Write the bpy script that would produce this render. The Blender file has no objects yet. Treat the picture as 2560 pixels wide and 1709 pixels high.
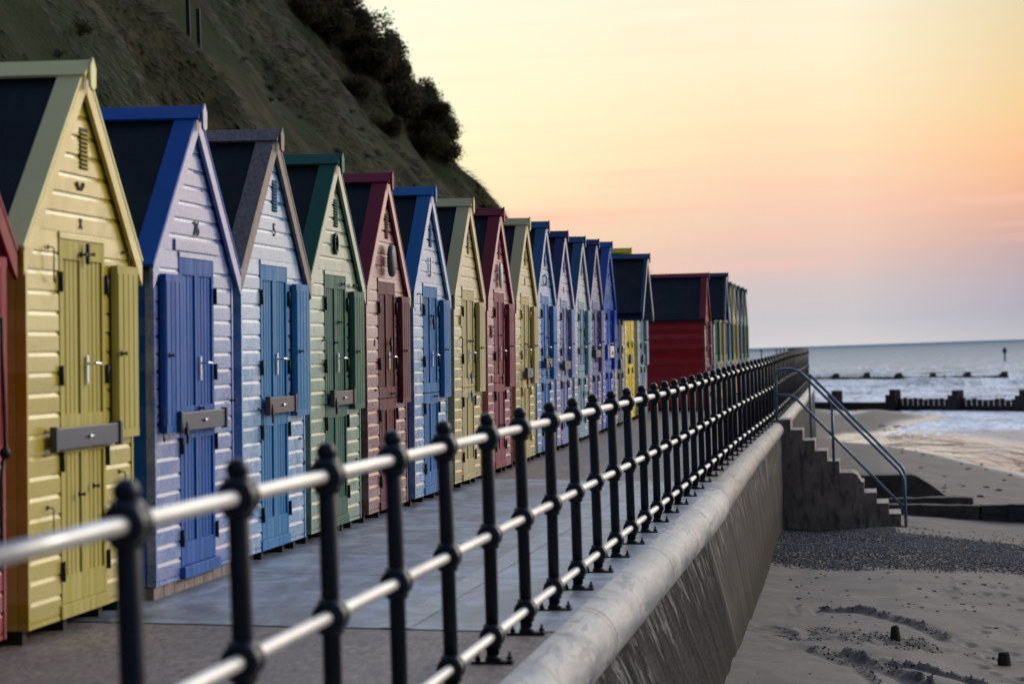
import bpy, math, random
import numpy as np
from mathutils import Vector, Matrix
random.seed(7); RNG = np.random.default_rng(11)
scene = bpy.context.scene
COL = scene.collection
R = math.radians

# ------------------------------------------------------------------ camera
cam_d = bpy.data.cameras.new("camera"); cam = bpy.data.objects.new("camera", cam_d); COL.objects.link(cam)
scene.camera = cam
cam_d.sensor_width = 36; cam_d.lens = 6044 / 2560 * 36
cam_d.clip_start = 0.1; cam_d.clip_end = 80000
CAM_Z = 1.45
cam.matrix_world = (Matrix.Translation((0, 0, CAM_Z)) @ Matrix.Rotation(math.atan(884 / 6044), 4, 'Z')
                    @ Matrix.Rotation(math.pi / 2 + math.atan(35.5 / 6044), 4, 'X') @ Matrix.Rotation(-R(1.9), 4, 'Z'))
cam_d.dof.use_dof = True; cam_d.dof.focus_distance = 23.0; cam_d.dof.aperture_fstop = 2.9
scene.render.resolution_x = 1024; scene.render.resolution_y = 683
scene.view_settings.view_transform = 'Standard'; scene.view_settings.look = 'None'
scene.view_settings.exposure = 0.0; scene.view_settings.gamma = 1.0

# ------------------------------------------------------------------ world
def lin(c):
    return tuple((v / 255 / 12.92 if v / 255 <= .04045 else ((v / 255 + .055) / 1.055) ** 2.4) for v in c) + (1,)

world = bpy.data.worlds.new("World"); scene.world = world; world.use_nodes = True
wn, wl = world.node_tree.nodes, world.node_tree.links; wn.clear()
def WN(t, **k):
    n = wn.new(t)
    for a, b in k.items(): setattr(n, a, b)
    return n
def ramp_set(n, stops):
    e = n.color_ramp.elements
    while len(e) > 1: e.remove(e[-1])
    e[0].position = stops[0][0]; e[0].color = stops[0][1]
    for p, c in stops[1:]:
        x = e.new(p); x.color = c
tc = WN('ShaderNodeTexCoord'); sep = WN('ShaderNodeSeparateXYZ'); wl.new(tc.outputs['Generated'], sep.inputs[0])
def wmath(op, a, b=None, clamp=False):
    n = WN('ShaderNodeMath', operation=op, use_clamp=clamp)
    for i, v in enumerate((a, b)):
        if v is None: continue
        if isinstance(v, (int, float)): n.inputs[i].default_value = v
        else: wl.new(v, n.inputs[i])
    return n.outputs[0]
def wrange(v, a, b, c, d):
    n = WN('ShaderNodeMapRange'); wl.new(v, n.inputs[0])
    for i, q in enumerate((a, b, c, d)): n.inputs[i + 1].default_value = q
    return n.outputs[0]
def wmix(f, a, b, mode='MIX'):
    n = WN('ShaderNodeMix', data_type='RGBA', blend_type=mode)
    for s, v in ((n.inputs[0], f), (n.inputs[6], a), (n.inputs[7], b)):
        if isinstance(v, (int, float)): s.default_value = v
        elif isinstance(v, tuple): s.default_value = v
        else: wl.new(v, s)
    return n.outputs[2]
zz, xx, yy = sep.outputs[2], sep.outputs[0], sep.outputs[1]
mp = WN('ShaderNodeMapping'); mp.inputs['Scale'].default_value = (3.0, 3.0, 42.0); mp.inputs['Rotation'].default_value = (0.0, R(2.2), 0)
wl.new(tc.outputs['Generated'], mp.inputs[0])
nz = WN('ShaderNodeTexNoise'); nz.inputs['Scale'].default_value = 2.1; nz.inputs['Detail'].default_value = 3.5
nz.inputs['Distortion'].default_value = 0.4
wl.new(mp.outputs[0], nz.inputs['Vector'])
zw = wmath('ADD', zz, wmath('MULTIPLY', wmath('SUBTRACT', nz.outputs[0], .5), .016))
zr = wmath('MULTIPLY', zw, 5.0, True)                     # 0..0.2 -> 0..1
def sramp(stops):
    n = WN('ShaderNodeValToRGB'); ramp_set(n, [(p * 5, lin(c)) for p, c in stops]); wl.new(zr, n.inputs[0]); return n.outputs[0]
mid = sramp([(0, (214, 210, 212)), (.012, (199, 196, 201)), (.026, (211, 195, 195)), (.041, (230, 196, 184)), (.062, (249, 209, 180)),
             (.086, (253, 225, 184)), (.11, (254, 238, 200)), (.143, (252, 243, 212)), (.2, (240, 236, 215))])
left = sramp([(0, (225, 200, 190)), (.03, (250, 208, 180)), (.052, (253, 222, 180)), (.068, (255, 240, 192)), (.082, (255, 253, 206)), (.14, (254, 253, 224)),
              (.2, (245, 243, 222))])
right = sramp([(0, (176, 178, 190)), (.012, (162, 163, 180)), (.03, (176, 158, 170)), (.045, (205, 160, 152)), (.06, (232, 168, 134)),
               (.078, (250, 186, 128)), (.1, (240, 200, 140)), (.143, (222, 204, 160)), (.2, (214, 205, 180))])
low = wmix(wrange(xx, -.045, -.19, 0, 1), mid, left)
low = wmix(wrange(xx, -.005, .085, 0, .9), low, right)
low = wmix(wrange(xx, .10, .26, 0, .85), low, lin((250, 236, 216)))
wisp = WN('ShaderNodeMapping'); wisp.inputs['Scale'].default_value = (4.2, 4.2, 70.0); wisp.inputs['Rotation'].default_value = (0, R(5), 0)
wl.new(tc.outputs['Generated'], wisp.inputs[0])
n2 = WN('ShaderNodeTexNoise'); n2.inputs['Scale'].default_value = 1.9; n2.inputs['Detail'].default_value = 2.5; wl.new(wisp.outputs[0], n2.inputs['Vector'])
wm = wmath('MULTIPLY', wrange(n2.outputs[0], .48, .78, 0, .85), wrange(zz, .085, .06, .15, 1))
low = wmix(wmath('MULTIPLY', wm, wrange(zz, .02, .05, 0, 1)), low, lin((255, 196, 176)))
hr = WN('ShaderNodeValToRGB')
ramp_set(hr, [(0, lin((250, 238, 214))), (.30, lin((232, 226, 216))), (.55, lin((176, 190, 214))), (1, lin((120, 148, 200)))])
wl.new(zz, hr.inputs[0])
col = wmix(wrange(zz, .15, .34, 0, 1), low, hr.outputs[0])
col = wmix(wrange(yy, .30, -.25, 0, .92), col, lin((150, 168, 200)))
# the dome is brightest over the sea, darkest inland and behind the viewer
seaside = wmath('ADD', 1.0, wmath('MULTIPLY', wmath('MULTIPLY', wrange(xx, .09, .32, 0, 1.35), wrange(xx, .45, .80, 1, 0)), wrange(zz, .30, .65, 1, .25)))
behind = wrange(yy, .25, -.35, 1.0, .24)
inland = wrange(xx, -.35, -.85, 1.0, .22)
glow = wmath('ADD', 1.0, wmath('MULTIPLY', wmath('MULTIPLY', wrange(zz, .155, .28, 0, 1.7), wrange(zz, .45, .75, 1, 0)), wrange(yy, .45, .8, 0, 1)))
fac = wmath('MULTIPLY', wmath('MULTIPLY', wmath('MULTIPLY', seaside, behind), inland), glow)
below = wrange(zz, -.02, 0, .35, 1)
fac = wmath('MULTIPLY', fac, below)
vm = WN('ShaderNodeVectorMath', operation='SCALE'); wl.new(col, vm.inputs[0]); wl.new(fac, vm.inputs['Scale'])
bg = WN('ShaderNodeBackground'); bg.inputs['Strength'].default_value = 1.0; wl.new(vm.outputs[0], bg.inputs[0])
sky = WN('ShaderNodeTexSky', sky_type='NISHITA'); sky.sun_disc = False
SUN_AZ, SUN_EL = R(62), R(24)                            # clockwise from +Y, toward the sea
sky.sun_elevation = SUN_EL; sky.sun_rotation = SUN_AZ
bg2 = WN('ShaderNodeBackground'); bg2.inputs['Strength'].default_value = .004; wl.new(sky.outputs[0], bg2.inputs[0])
ad = WN('ShaderNodeAddShader'); wl.new(bg.outputs[0], ad.inputs[0]); wl.new(bg2.outputs[0], ad.inputs[1])
wo = WN('ShaderNodeOutputWorld'); wl.new(ad.outputs[0], wo.inputs[0])

sun_d = bpy.data.lights.new("sun", 'SUN'); sun_d.energy = 1.2; sun_d.angle = R(16); sun_d.color = (1.0, .93, .82)
sun = bpy.data.objects.new("sun", sun_d); COL.objects.link(sun)
sv = Vector((math.sin(SUN_AZ) * math.cos(SUN_EL), math.cos(SUN_AZ) * math.cos(SUN_EL), math.sin(SUN_EL)))
sun.rotation_euler = sv.to_track_quat('Z', 'Y').to_euler()

# ------------------------------------------------------------------ mesh helpers
class MB:
    def __init__(s): s.v = []; s.f = []; s.sm = []
    def face(s, pts, smooth=False):
        n = len(s.v); s.v += [tuple(p) for p in pts]; s.f.append(tuple(range(n, n + len(pts)))); s.sm.append(smooth); return s
    def box(s, x0, x1, y0, y1, z0, z1):
        n = len(s.v)
        s.v += [(x, y, z) for x in (x0, x1) for y in (y0, y1) for z in (z0, z1)]
        for q in ((0, 1, 3, 2), (4, 6, 7, 5), (0, 4, 5, 1), (2, 3, 7, 6), (0, 2, 6, 4), (1, 5, 7, 3)):
            s.f.append(tuple(n + i for i in q)); s.sm.append(False)
        return s
    def prism(s, poly, axis, a, b, smooth=False):
        """poly: 2D points in the plane perpendicular to axis; extruded a..b"""
        def P(p, t):
            return {'x': (t, p[0], p[1]), 'y': (p[0], t, p[1]), 'z': (p[0], p[1], t)}[axis]
        n = len(s.v); k = len(poly)
        s.v += [P(p, a) for p in poly] + [P(p, b) for p in poly]
        s.f.append(tuple(range(n, n + k))); s.sm.append(False)
        s.f.append(tuple(range(n + 2 * k - 1, n + k - 1, -1))); s.sm.append(False)
        for i in range(k):
            j = (i + 1) % k; s.f.append((n + i, n + k + i, n + k + j, n + j)); s.sm.append(smooth)
        return s
    def tube(s, pts, r, n=10, cap=True):
        pts = [Vector(p) for p in pts]; base = len(s.v); prev = None
        for i, p in enumerate(pts):
            if i == 0: d = pts[1] - p
            elif i == len(pts) - 1: d = p - pts[i - 1]
            else: d = (pts[i + 1] - p).normalized() + (p - pts[i - 1]).normalized()
            d.normalize()
            if prev is None:
                u = d.orthogonal().normalized()
            else:
                u = (prev - d * prev.dot(d)).normalized()
            prev = u; w = d.cross(u); rr = r[i] if isinstance(r, (list, tuple)) else r
            for k in range(n):
                a = 2 * math.pi * k / n; s.v.append(tuple(p + (u * math.cos(a) + w * math.sin(a)) * rr))
        for i in range(len(pts) - 1):
            for k in range(n):
                a = base + i * n + k; b = base + i * n + (k + 1) % n
                s.f.append((a, b, b + n, a + n)); s.sm.append(True)
        if cap:
            s.f.append(tuple(base + k for k in reversed(range(n)))); s.sm.append(False)
            e = base + (len(pts) - 1) * n; s.f.append(tuple(e + k for k in range(n))); s.sm.append(False)
        return s
    def lathe(s, prof, c=(0, 0, 0), n=16, axis='z', sharp=False):
        base = len(s.v)
        for r, h in prof:
            for k in range(n):
                a = 2 * math.pi * k / n; p = (r * math.cos(a), r * math.sin(a), h)
                if axis == 'y': p = (p[0], h, p[1])
                if axis == 'x': p = (h, p[0], p[1])
                s.v.append((p[0] + c[0], p[1] + c[1], p[2] + c[2]))
        for i in range(len(prof) - 1):
            for k in range(n):
                a = base + i * n + k; b = base + i * n + (k + 1) % n
                s.f.append((a, b, b + n, a + n)); s.sm.append(not sharp)
        s.f.append(tuple(base + k for k in reversed(range(n)))); s.sm.append(False)
        e = base + (len(prof) - 1) * n; s.f.append(tuple(e + k for k in range(n))); s.sm.append(False)
        return s
    def sphere(s, c, r, n=16, m=10, sz=1.0):
        prof = [(max(1e-4, r * math.sin(math.pi * i / m)), -r * sz * math.cos(math.pi * i / m)) for i in range(m + 1)]
        return s.lathe(prof, c, n)
    def mesh(s, name):
        me = bpy.data.meshes.new(name); me.from_pydata(s.v, [], s.f); me.polygons.foreach_set('use_smooth', s.sm)
        import bmesh
        bm = bmesh.new(); bm.from_mesh(me); bmesh.ops.recalc_face_normals(bm, faces=bm.faces); bm.to_mesh(me); bm.free()
        return me
    def build(s, name, mat, parent=None, bevel=0, seg=2):
        me = s.mesh(name)
        o = bpy.data.objects.new(name, me); COL.objects.link(o); me.materials.append(mat)
        if parent: o.parent = parent
        if bevel:
            b = o.modifiers.new('bevel', 'BEVEL'); b.width = bevel; b.segments = seg; b.limit_method = 'ANGLE'; b.angle_limit = R(35)
        return o

def npmesh(name, V, F, mat, parent=None, smooth=False):
    me = bpy.data.meshes.new(name); V = np.asarray(V, np.float32); F = np.asarray(F, np.int32)
    me.vertices.add(len(V)); me.vertices.foreach_set('co', V.ravel())
    k = F.shape[1]; me.loops.add(F.size); me.loops.foreach_set('vertex_index', F.ravel())
    me.polygons.add(len(F)); me.polygons.foreach_set('loop_start', np.arange(0, F.size, k, dtype=np.int32))
    me.polygons.foreach_set('loop_total', np.full(len(F), k, np.int32))
    me.polygons.foreach_set('use_smooth', np.full(len(F), smooth, bool))
    me.update(); me.validate(); me.materials.append(mat)
    o = bpy.data.objects.new(name, me); COL.objects.link(o)
    if parent: o.parent = parent
    return o
def grid_faces(nr, nc):
    i = np.arange(nr - 1)[:, None] * nc + np.arange(nc - 1)[None, :]
    return np.stack([i, i + 1, i + nc + 1, i + nc], -1).reshape(-1, 4)
def tag(o, label, cat, group=None, kind=None):
    if label: o['label'] = label
    if cat: o['category'] = cat
    if group: o['group'] = group
    if kind: o['kind'] = kind
    return o
def empty(name, loc, rot=(0, 0, 0)):
    o = bpy.data.objects.new(name, None); COL.objects.link(o); o.location = loc; o.rotation_euler = rot; return o
def child_copy(src, parent):
    c = src.copy(); COL.objects.link(c); c.parent = parent; return c

# smooth value noise (numpy) for terrain
def vnoise(x, y, seed=0):
    xi = np.floor(x).astype(np.int64); yi = np.floor(y).astype(np.int64); fx = x - xi; fy = y - yi
    fx = fx * fx * (3 - 2 * fx); fy = fy * fy * (3 - 2 * fy)
    def h(a, b):
        n = (a * 374761393 + b * 668265263 + seed * 1442695041) & 0x7fffffff
        n = ((n ^ (n >> 13)) * 1274126177) & 0x7fffffff
        return ((n ^ (n >> 16)) & 0xffff) / 65535.0
    return (h(xi, yi) * (1 - fx) + h(xi + 1, yi) * fx) * (1 - fy) + (h(xi, yi + 1) * (1 - fx) + h(xi + 1, yi + 1) * fx) * fy
def fbm(x, y, o=4, seed=0):
    t = 0; a = .5
    for i in range(o):
        t = t + a * vnoise(x * 2 ** i + 17 * i, y * 2 ** i - 11 * i, seed + i); a *= .5
    return t

# ------------------------------------------------------------------ material helpers
class NT:
    def __init__(s, name):
        s.m = bpy.data.materials.new(name); s.m.use_nodes = True; s.n = s.m.node_tree.nodes; s.l = s.m.node_tree.links
        s.b = s.n['Principled BSDF']; s.out = s.n['Material Output']; s.tc = s.n.new('ShaderNodeTexCoord')
    def set(s, sock, v):
        if v is None: return
        if hasattr(v, 'links') or hasattr(v, 'is_linked'): s.l.new(v, sock)
        elif isinstance(v, tuple) and len(v) == 3 and sock.type == 'RGBA': sock.default_value = v + (1,)
        else: sock.default_value = v
    def math(s, op, a, b=None, clamp=False):
        n = s.n.new('ShaderNodeMath'); n.operation = op; n.use_clamp = clamp; s.set(n.inputs[0], a); s.set(n.inputs[1], b); return n.outputs[0]
    def mix(s, f, a, b, mode='MIX'):
        n = s.n.new('ShaderNodeMix'); n.data_type = 'RGBA'; n.blend_type = mode
        s.set(n.inputs[0], f); s.set(n.inputs[6], a); s.set(n.inputs[7], b); return n.outputs[2]
    def rng(s, v, a, b, c=0.0, d=1.0):
        n = s.n.new('ShaderNodeMapRange'); s.set(n.inputs[0], v)
        for i, q in enumerate((a, b, c, d)): n.inputs[i + 1].default_value = q
        return n.outputs[0]
    def co(s, scale=(1, 1, 1), rand=True, src='Object', loc=(0, 0, 0)):
        mpn = s.n.new('ShaderNodeMapping'); mpn.inputs['Scale'].default_value = scale; mpn.inputs['Location'].default_value = loc
        v = s.tc.outputs[src]
        if rand:
            oi = s.n.new('ShaderNodeObjectInfo'); k = s.n.new('ShaderNodeVectorMath'); k.operation = 'ADD'
            m = s.math('MULTIPLY', oi.outputs['Random'], 37.0); cx = s.n.new('ShaderNodeCombineXYZ')
            for i in range(3): s.l.new(m, cx.inputs[i])
            s.l.new(v, mpn.inputs[0]); s.l.new(mpn.outputs[0], k.inputs[0]); s.l.new(cx.outputs[0], k.inputs[1]); return k.outputs[0]
        s.l.new(v, mpn.inputs[0]); return mpn.outputs[0]
    def noise(s, vec, sc, det=4, rough=.55, dist=0):
        n = s.n.new('ShaderNodeTexNoise'); s.l.new(vec, n.inputs['Vector']); n.inputs['Scale'].default_value = sc
        n.inputs['Detail'].default_value = det; n.inputs['Roughness'].default_value = rough; n.inputs['Distortion'].default_value = dist
        return n.outputs[0]
    def sepz(s, src='Object'):
        n = s.n.new('ShaderNodeSeparateXYZ'); s.l.new(s.tc.outputs[src], n.inputs[0]); return n.outputs
    def bump(s, h, strength=.3, dist=.01, normal=None):
        n = s.n.new('ShaderNodeBump'); n.inputs['Strength'].default_value = strength; n.inputs['Distance'].default_value = dist
        s.l.new(h, n.inputs['Height'])
        if normal: s.l.new(normal, n.inputs['Normal'])
        s.l.new(n.outputs[0], s.b.inputs['Normal']); return n.outputs[0]
    def fin(s, col, rough=.5, spec=.5, metal=0.0, coat=0.0, coatr=.2):
        s.set(s.b.inputs['Base Color'], col); s.set(s.b.inputs['Roughness'], rough); s.b.inputs['Specular IOR Level'].default_value = spec
        s.b.inputs['Metallic'].default_value = metal; s.b.inputs['Coat Weight'].default_value = coat; s.b.inputs['Coat Roughness'].default_value = coatr
        return s.m

def darker(c, k): return tuple(max(0, v * k) for v in c)
def paint_mat(name, c, chalk=None, wear=.25, boards=True, rough=.24, coat=.30, knots=.5, grain='y', spec=.5):
    """weathered gloss paint on softwood boards"""
    t = NT(name)
    st = {'y': (14, 1.6, 14), 'z': (14, 14, 1.3)}[grain]
    g = t.noise(t.co(st), 4.0, 5, .6)                                     # grain
    blot = t.noise(t.co((1, 1, 1)), 6.0, 4, .6)
    fine = t.noise(t.co((1, 1, .35)), 60.0, 3, .7)
    chalk = chalk or tuple(min(1, v * .75 + .10) for v in c)
    f = t.math('MULTIPLY', t.rng(t.math('ADD', t.math('MULTIPLY', blot, .6), t.math('MULTIPLY', g, .4)), .40, .66), wear)
    col = t.mix(f, c, chalk)
    if boards:
        o = t.sepz(); zi = t.math('FLOOR', t.math('DIVIDE', o[2], .103)) if grain == 'y' else t.math('FLOOR', t.math('DIVIDE', o[1], .052))
        wn_ = t.n.new('ShaderNodeTexWhiteNoise'); wn_.noise_dimensions = '1D'; t.l.new(zi, wn_.inputs['W'])
        hsv = t.n.new('ShaderNodeHueSaturation'); t.l.new(col, hsv.inputs['Color']); t.l.new(t.rng(wn_.outputs[0], 0, 1, .86, 1.12), hsv.inputs['Value'])
        t.l.new(t.rng(wn_.outputs[0], 0, 1, 1.06, .92), hsv.inputs['Saturation']); col = hsv.outputs[0]
    if knots:
        vo = t.n.new('ShaderNodeTexVoronoi'); t.l.new(t.co((3.0, 3.0, 4.5)), vo.inputs['Vector']); vo.inputs['Scale'].default_value = 2.6
        k = t.rng(vo.outputs['Distance'], .03, .11, knots, 0)
        col = t.mix(k, col, tuple(v * .25 + .01 for v in c))
        drip = t.rng(t.noise(t.co((26, 26, 2.2)), 1.0, 4, .65), .60, .70, 0, .75 * knots)
        col = t.mix(drip, col, tuple(v * .4 + .01 for v in c))
    scuff = t.rng(fine, .60, .68, 0, .6 * wear); col = t.mix(scuff, col, (.32, .29, .25))
    t.bump(t.math('ADD', t.math('MULTIPLY', g, .8), t.math('MULTIPLY', blot, .5)), .16, .006)
    r = t.rng(blot, .3, .7, rough - .07, rough + .12)
    return t.fin(col, r, spec, 0, coat, .16)
def plain(name, c, rough=.5, metal=0.0, spec=.5, coat=0, var=.2, sc=8.0, bump=.15):
    t = NT(name); n = t.noise(t.co(), sc, 5, .6)
    col = t.mix(t.rng(n, .3, .7), darker(c, 1 - var), darker(c, 1 + var))
    if bump: t.bump(n, bump, .004)
    return t.fin(col, t.rng(n, .3, .7, max(.03, rough - .06), rough + .08), spec, metal, coat)

M = {}
M['felt'] = None
t = NT('roof felt'); n = t.noise(t.co(), 90, 3, .7); n1 = t.noise(t.co((1, 1, 1)), 2.2, 4, .6)
c = t.mix(t.rng(n1, .3, .7), (.006, .013, .022), (.014, .026, .038)); c = t.mix(t.rng(n, .6, .8, 0, .35), c, (.05, .06, .07))
st = t.rng(t.noise(t.co((9, 9, .7)), 1.0, 3), .62, .72, 0, .25); c = t.mix(st, c, (.05, .065, .07))
t.bump(n, .5, .004); M['felt'] = t.fin(c, .75, .3)
M['black'] = plain('black iron', (.012, .013, .016), .45, .3)
M['post'] = None
t = NT('railing paint'); n = t.noise(t.co((1, 1, 1)), 25, 4, .6); n1 = t.noise(t.co((1, 1, .3)), 6, 3)
c = t.mix(t.rng(n1, .35, .65), (.003, .006, .013), (.008, .013, .025)); c = t.mix(t.rng(n, .66, .74, 0, .4), c, (.09, .06, .045))
t.bump(n, .25, .003); M['post'] = t.fin(c, .38, .35, 0, 0, .3)
t = NT('galvanised rail'); n = t.noise(t.co((1, .25, 1)), 40, 4, .6); n1 = t.noise(t.co((1, .5, 1)), 3.5, 3)
c = t.mix(t.rng(n1, .3, .7), (.55, .54, .52), (.74, .73, .70)); c = t.mix(t.rng(n, .64, .75, 0, .5), c, (.35, .30, .25))
t.bump(n, .12, .002); M['rail'] = t.fin(c, t.rng(n, .3, .7, .32, .46), .5, .45)
M['chrome'] = plain('chromed handle', (.75, .76, .78), .22, 1.0, var=.08)
M['steelbar'] = plain('grey lock bar', (.035, .045, .07), .36, .1, coat=.15, sc=14)
M['rustbar'] = plain('weathered lock bar', (.075, .058, .062), .5, .2, coat=.15, sc=22, var=.45)
M['brass'] = plain('brass padlock', (.45, .33, .12), .35, .9)
M['orange'] = plain('orange tag', (.8, .25, .03), .5)
M['bluetag'] = plain('blue tag', (.03, .12, .42), .4)
M['bluerail'] = plain('blue handrail paint', (.06, .15, .26), .35, .2, coat=.3, sc=25)
M['dark'] = plain('vent dark', (.012, .010, .013), .7)
M['slate'] = plain('slate plaque', (.10, .105, .11), .5)
M['whiteplastic'] = plain('white plate', (.75, .75, .76), .35, var=.08)
M['cream'] = plain('cream plaque', (.55, .55, .48), .4, var=.12, sc=30)
M['brownsign'] = plain('dark numeral', (.04, .03, .03), .5)
# brick plinth
M['brick'] = plain('brick plinth', (.30, .235, .21), .85, var=.35, sc=9)
M['foot'] = plain('timber bearer', (.035, .03, .028), .8)

PAL = {   # boards, doors/trim, roof trim
 'rose':  ((.30, .018, .03), (.28, .012, .028), (.25, .012, .025)),
 'yellow': ((.54, .45, .065), (.50, .43, .11), (.92, .88, .42)),
 'royal': ((.12, .22, .46), (.004, .105, .38), (.001, .095, .46)),
 'skyw':  ((.15, .34, .54), (.02, .20, .42), (.16, .125, .12)),
 'green': ((.17, .27, .19), (.035, .12, .085), (.003, .11, .075)),
 'maroon': ((.22, .04, .045), (.10, .010, .018), (.24, .006, .03)),
 'azure': ((.13, .31, .49), (.006, .15, .38), (.003, .15, .42)),
 'cream': ((.50, .43, .21), (.50, .43, .22), (.66, .58, .30)),
 'rose2': ((.30, .07, .10), (.22, .04, .065), (.20, .006, .022)),
 'cream2': ((.52, .45, .22), (.50, .42, .19), (.66, .58, .30)),
 'steel': ((.16, .32, .55), (.06, .20, .46), (.02, .11, .26)),
 'lilac': ((.30, .31, .50), (.22, .26, .48), (.012, .03, .14)),
 'aqua':  ((.33, .42, .50), (.22, .36, .46), (.018, .10, .24)),
 'mauve': ((.27, .27, .42), (.15, .16, .34), (.012, .035, .16)),
 'cobalt': ((.10, .24, .56), (.01, .11, .52), (.02, .10, .42)),
 'slateh': ((.36, .38, .40), (.04, .07, .10), (.03, .07, .15)),
 'lemon': ((.85, .70, .06), (.88, .72, .02), (.85, .72, .02)),
 'ice':   ((.42, .50, .58), (.24, .36, .44), (.06, .19, .32)),
 'scarlet': ((.42, .008, .018), (.22, .06, .08), (.20, .012, .03)),
 'farblue': ((.26, .30, .48), (.03, .08, .32), (.02, .04, .10)),
 'fargreen': ((.20, .30, .26), (.04, .16, .11), (.01, .08, .06)),
 'farcream': ((.52, .44, .24), (.42, .32, .08), (.55, .44, .2)),
 'fargrey': ((.26, .32, .40), (.10, .16, .24), (.03, .06, .12)),
 'farolive': ((.20, .25, .20), (.14, .17, .09), (.05, .09, .07)),
}
CH = {'royal': (.50, .50, .66), 'skyw': (.62, .68, .78), 'azure': (.58, .64, .74), 'maroon': (.50, .36, .35), 'green': (.46, .48, .40), 'rose2': (.45, .30, .30),
      'aqua': (.65, .68, .72), 'lilac': (.6, .6, .7), 'steel': (.58, .62, .70), 'mauve': (.52, .5, .6), 'cobalt': (.45, .5, .68)}
PM = {}
def deep_(c, g): return tuple(v * (v / max(c)) ** g for v in c)
for k, (a, b, r_) in PAL.items():
    b0 = b
    if k not in ('scarlet',): a = deep_(a, .40); b = deep_(b, .10)
    wear = {'royal': .75, 'skyw': .8, 'azure': .8, 'maroon': .85, 'green': .6}.get(k, .4)
    kn = {'yellow': .12, 'cream': .15, 'cream2': .15, 'rose': .1, 'rose2': .25, 'lemon': .1}.get(k, .55)
    PM[k] = (paint_mat(k + ' boards', a, CH.get(k) and tuple(v ** 1.25 for v in CH[k]), wear, True, knots=kn), paint_mat(k + ' door', b, None, min(.4, wear * .4), True, rough=.50, coat=.0, knots=kn * .4, grain='z', spec=.22),
             paint_mat(k + ' roof trim', r_, None, .10, False, rough=.5, coat=.08, knots=kn * .5, grain='y', spec=.2),
             paint_mat(k + ' side', tuple(b0[i] * (b0[i] / max(b0)) ** .3 * 1.25 for i in range(3)), None, .0, True, rough=.6, coat=0, knots=kn * .2, spec=.1))
t = NT('bare timber'); g = t.noise(t.co((10, 10, 1.2)), 5, 5, .65); g2 = t.noise(t.co(), 3, 4)
c = t.mix(t.rng(g, .32, .68), (.085, .062, .055), (.27, .22, .20)); c = t.mix(t.rng(g2, .6, .7, 0, .6), c, (.05, .035, .03))
t.bump(g, .4, .006); PM['scarletside'] = paint_mat('scarlet side boards', (.62, .004, .012), (.30, .01, .02), .5, True, rough=.6, coat=0, knots=0)
BARE = t.fin(c, .5, .5, 0, .1, .35)

# ------------------------------------------------------------------ ground profile functions
def interp(x, ks, vs): return np.interp(x, ks, vs)
def zg(Y): return np.interp(Y, [23, 55], [0, .176])
FY = [0, 33, 44, 60, 82, 100, 125, 137, 141]; FX = [-1.80, -1.80, -1.73, -1.76, -1.95, -2.55, -3.65, -4.3, -5.2]
def fx(Y): return np.interp(Y, FY, FX)
SY = [0, 25, 33, 44, 200]
def seam(Y): return fx(Y) + np.interp(Y, SY, [.15, .15, .13, .10, .10])
def crad(Y): return np.interp(Y, SY, [.20, .20, .175, .14, .14])
def xfoot(Y): return np.interp(Y, [0, 19, 22.5, 33, 44, 80, 150], [-1.12, -1.17, -1.27, -1.43, -1.58, -1.72, -4.0])
def zfoot(Y): return np.interp(Y, [0, 19, 22.5, 33, 44, 60, 80, 150], [-1.05, -1.17, -1.30, -1.45, -1.64, -1.72, -1.80, -2.2])
def xshore(Y): return np.interp(Y, [0, 50, 60, 71, 74, 79, 85, 92, 97, 100, 103, 106, 108, 110, 114, 121, 128, 140, 158, 165, 176, 190, 210],
                                [9, 8, 6.6, 5.0, 4.5, 3.6, 2.8, 1.2, -.1, -.8, -.9, -.3, .9, 1.5, 1.7, 2.6, 5.0, 2.6, 1.6, .3, -1.8, -4.5, -9])
SEA = -2.5
def beach_z(X, Y):
    u = (xshore(Y) - X) / np.maximum(.5, xshore(Y) - xfoot(Y))
    z = np.where(u >= 0, SEA + (zfoot(Y) - SEA) * np.minimum(u, 1.15), SEA + u * .9)
    return z

# ------------------------------------------------------------------ promenade
t = NT('asphalt'); n = t.noise(t.co((1, .3, 1), rand=False), 30, 8, .9); n1 = t.noise(t.co(rand=False), 1.1, 4); n2_ = t.noise(t.co((1, .35, 1), rand=False), 5, 4)
c = t.mix(t.rng(n, .40, .60), (.050, .040, .037), (.34, .275, .25)); c = t.mix(t.rng(n1, .35, .65, 0, .4), c, (.085, .088, .10))
t.bump(n, .5, .006); M['asphalt'] = t.fin(c, .62, .5)
t = NT('brushed concrete'); n = t.noise(t.co((1.0, .75, 1), rand=False), 1.9, 10, .76, .8); n1 = t.noise(t.co((1, .3, 1), rand=False), 2.0, 7, .7); n3 = t.noise(t.co((1, .3, 1), rand=False), 34, 5, .75)
c = t.mix(t.rng(n, .38, .60), (.085, .11, .16), (.36, .42, .52)); c = t.mix(t.rng(n1, .48, .58, 0, .6), c, (.10, .105, .12))
oy = t.sepz(); jn = t.math('ABSOLUTE', t.math('SUBTRACT', t.math('FRACT', t.math('DIVIDE', t.math('ADD', oy[1], t.math('MULTIPLY', n, .05)), 4.42)), .5)); c = t.mix(t.rng(jn, .003, .007, .85, 0), c, (.03, .03, .035)); c = t.mix(t.rng(n3, .64, .69, 0, .85), c, (.02, .02, .025)); t.bump(n, .35, .006); M['concrete'] = t.fin(c, t.rng(n, .3, .7, .42, .62), .5)
t = NT('pale channel concrete'); n = t.noise(t.co(rand=False), 8, 5, .6); c = t.mix(t.rng(n, .35, .65), (.27, .29, .32), (.42, .44, .46)); M['channel'] = t.fin(c, .6)

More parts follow.
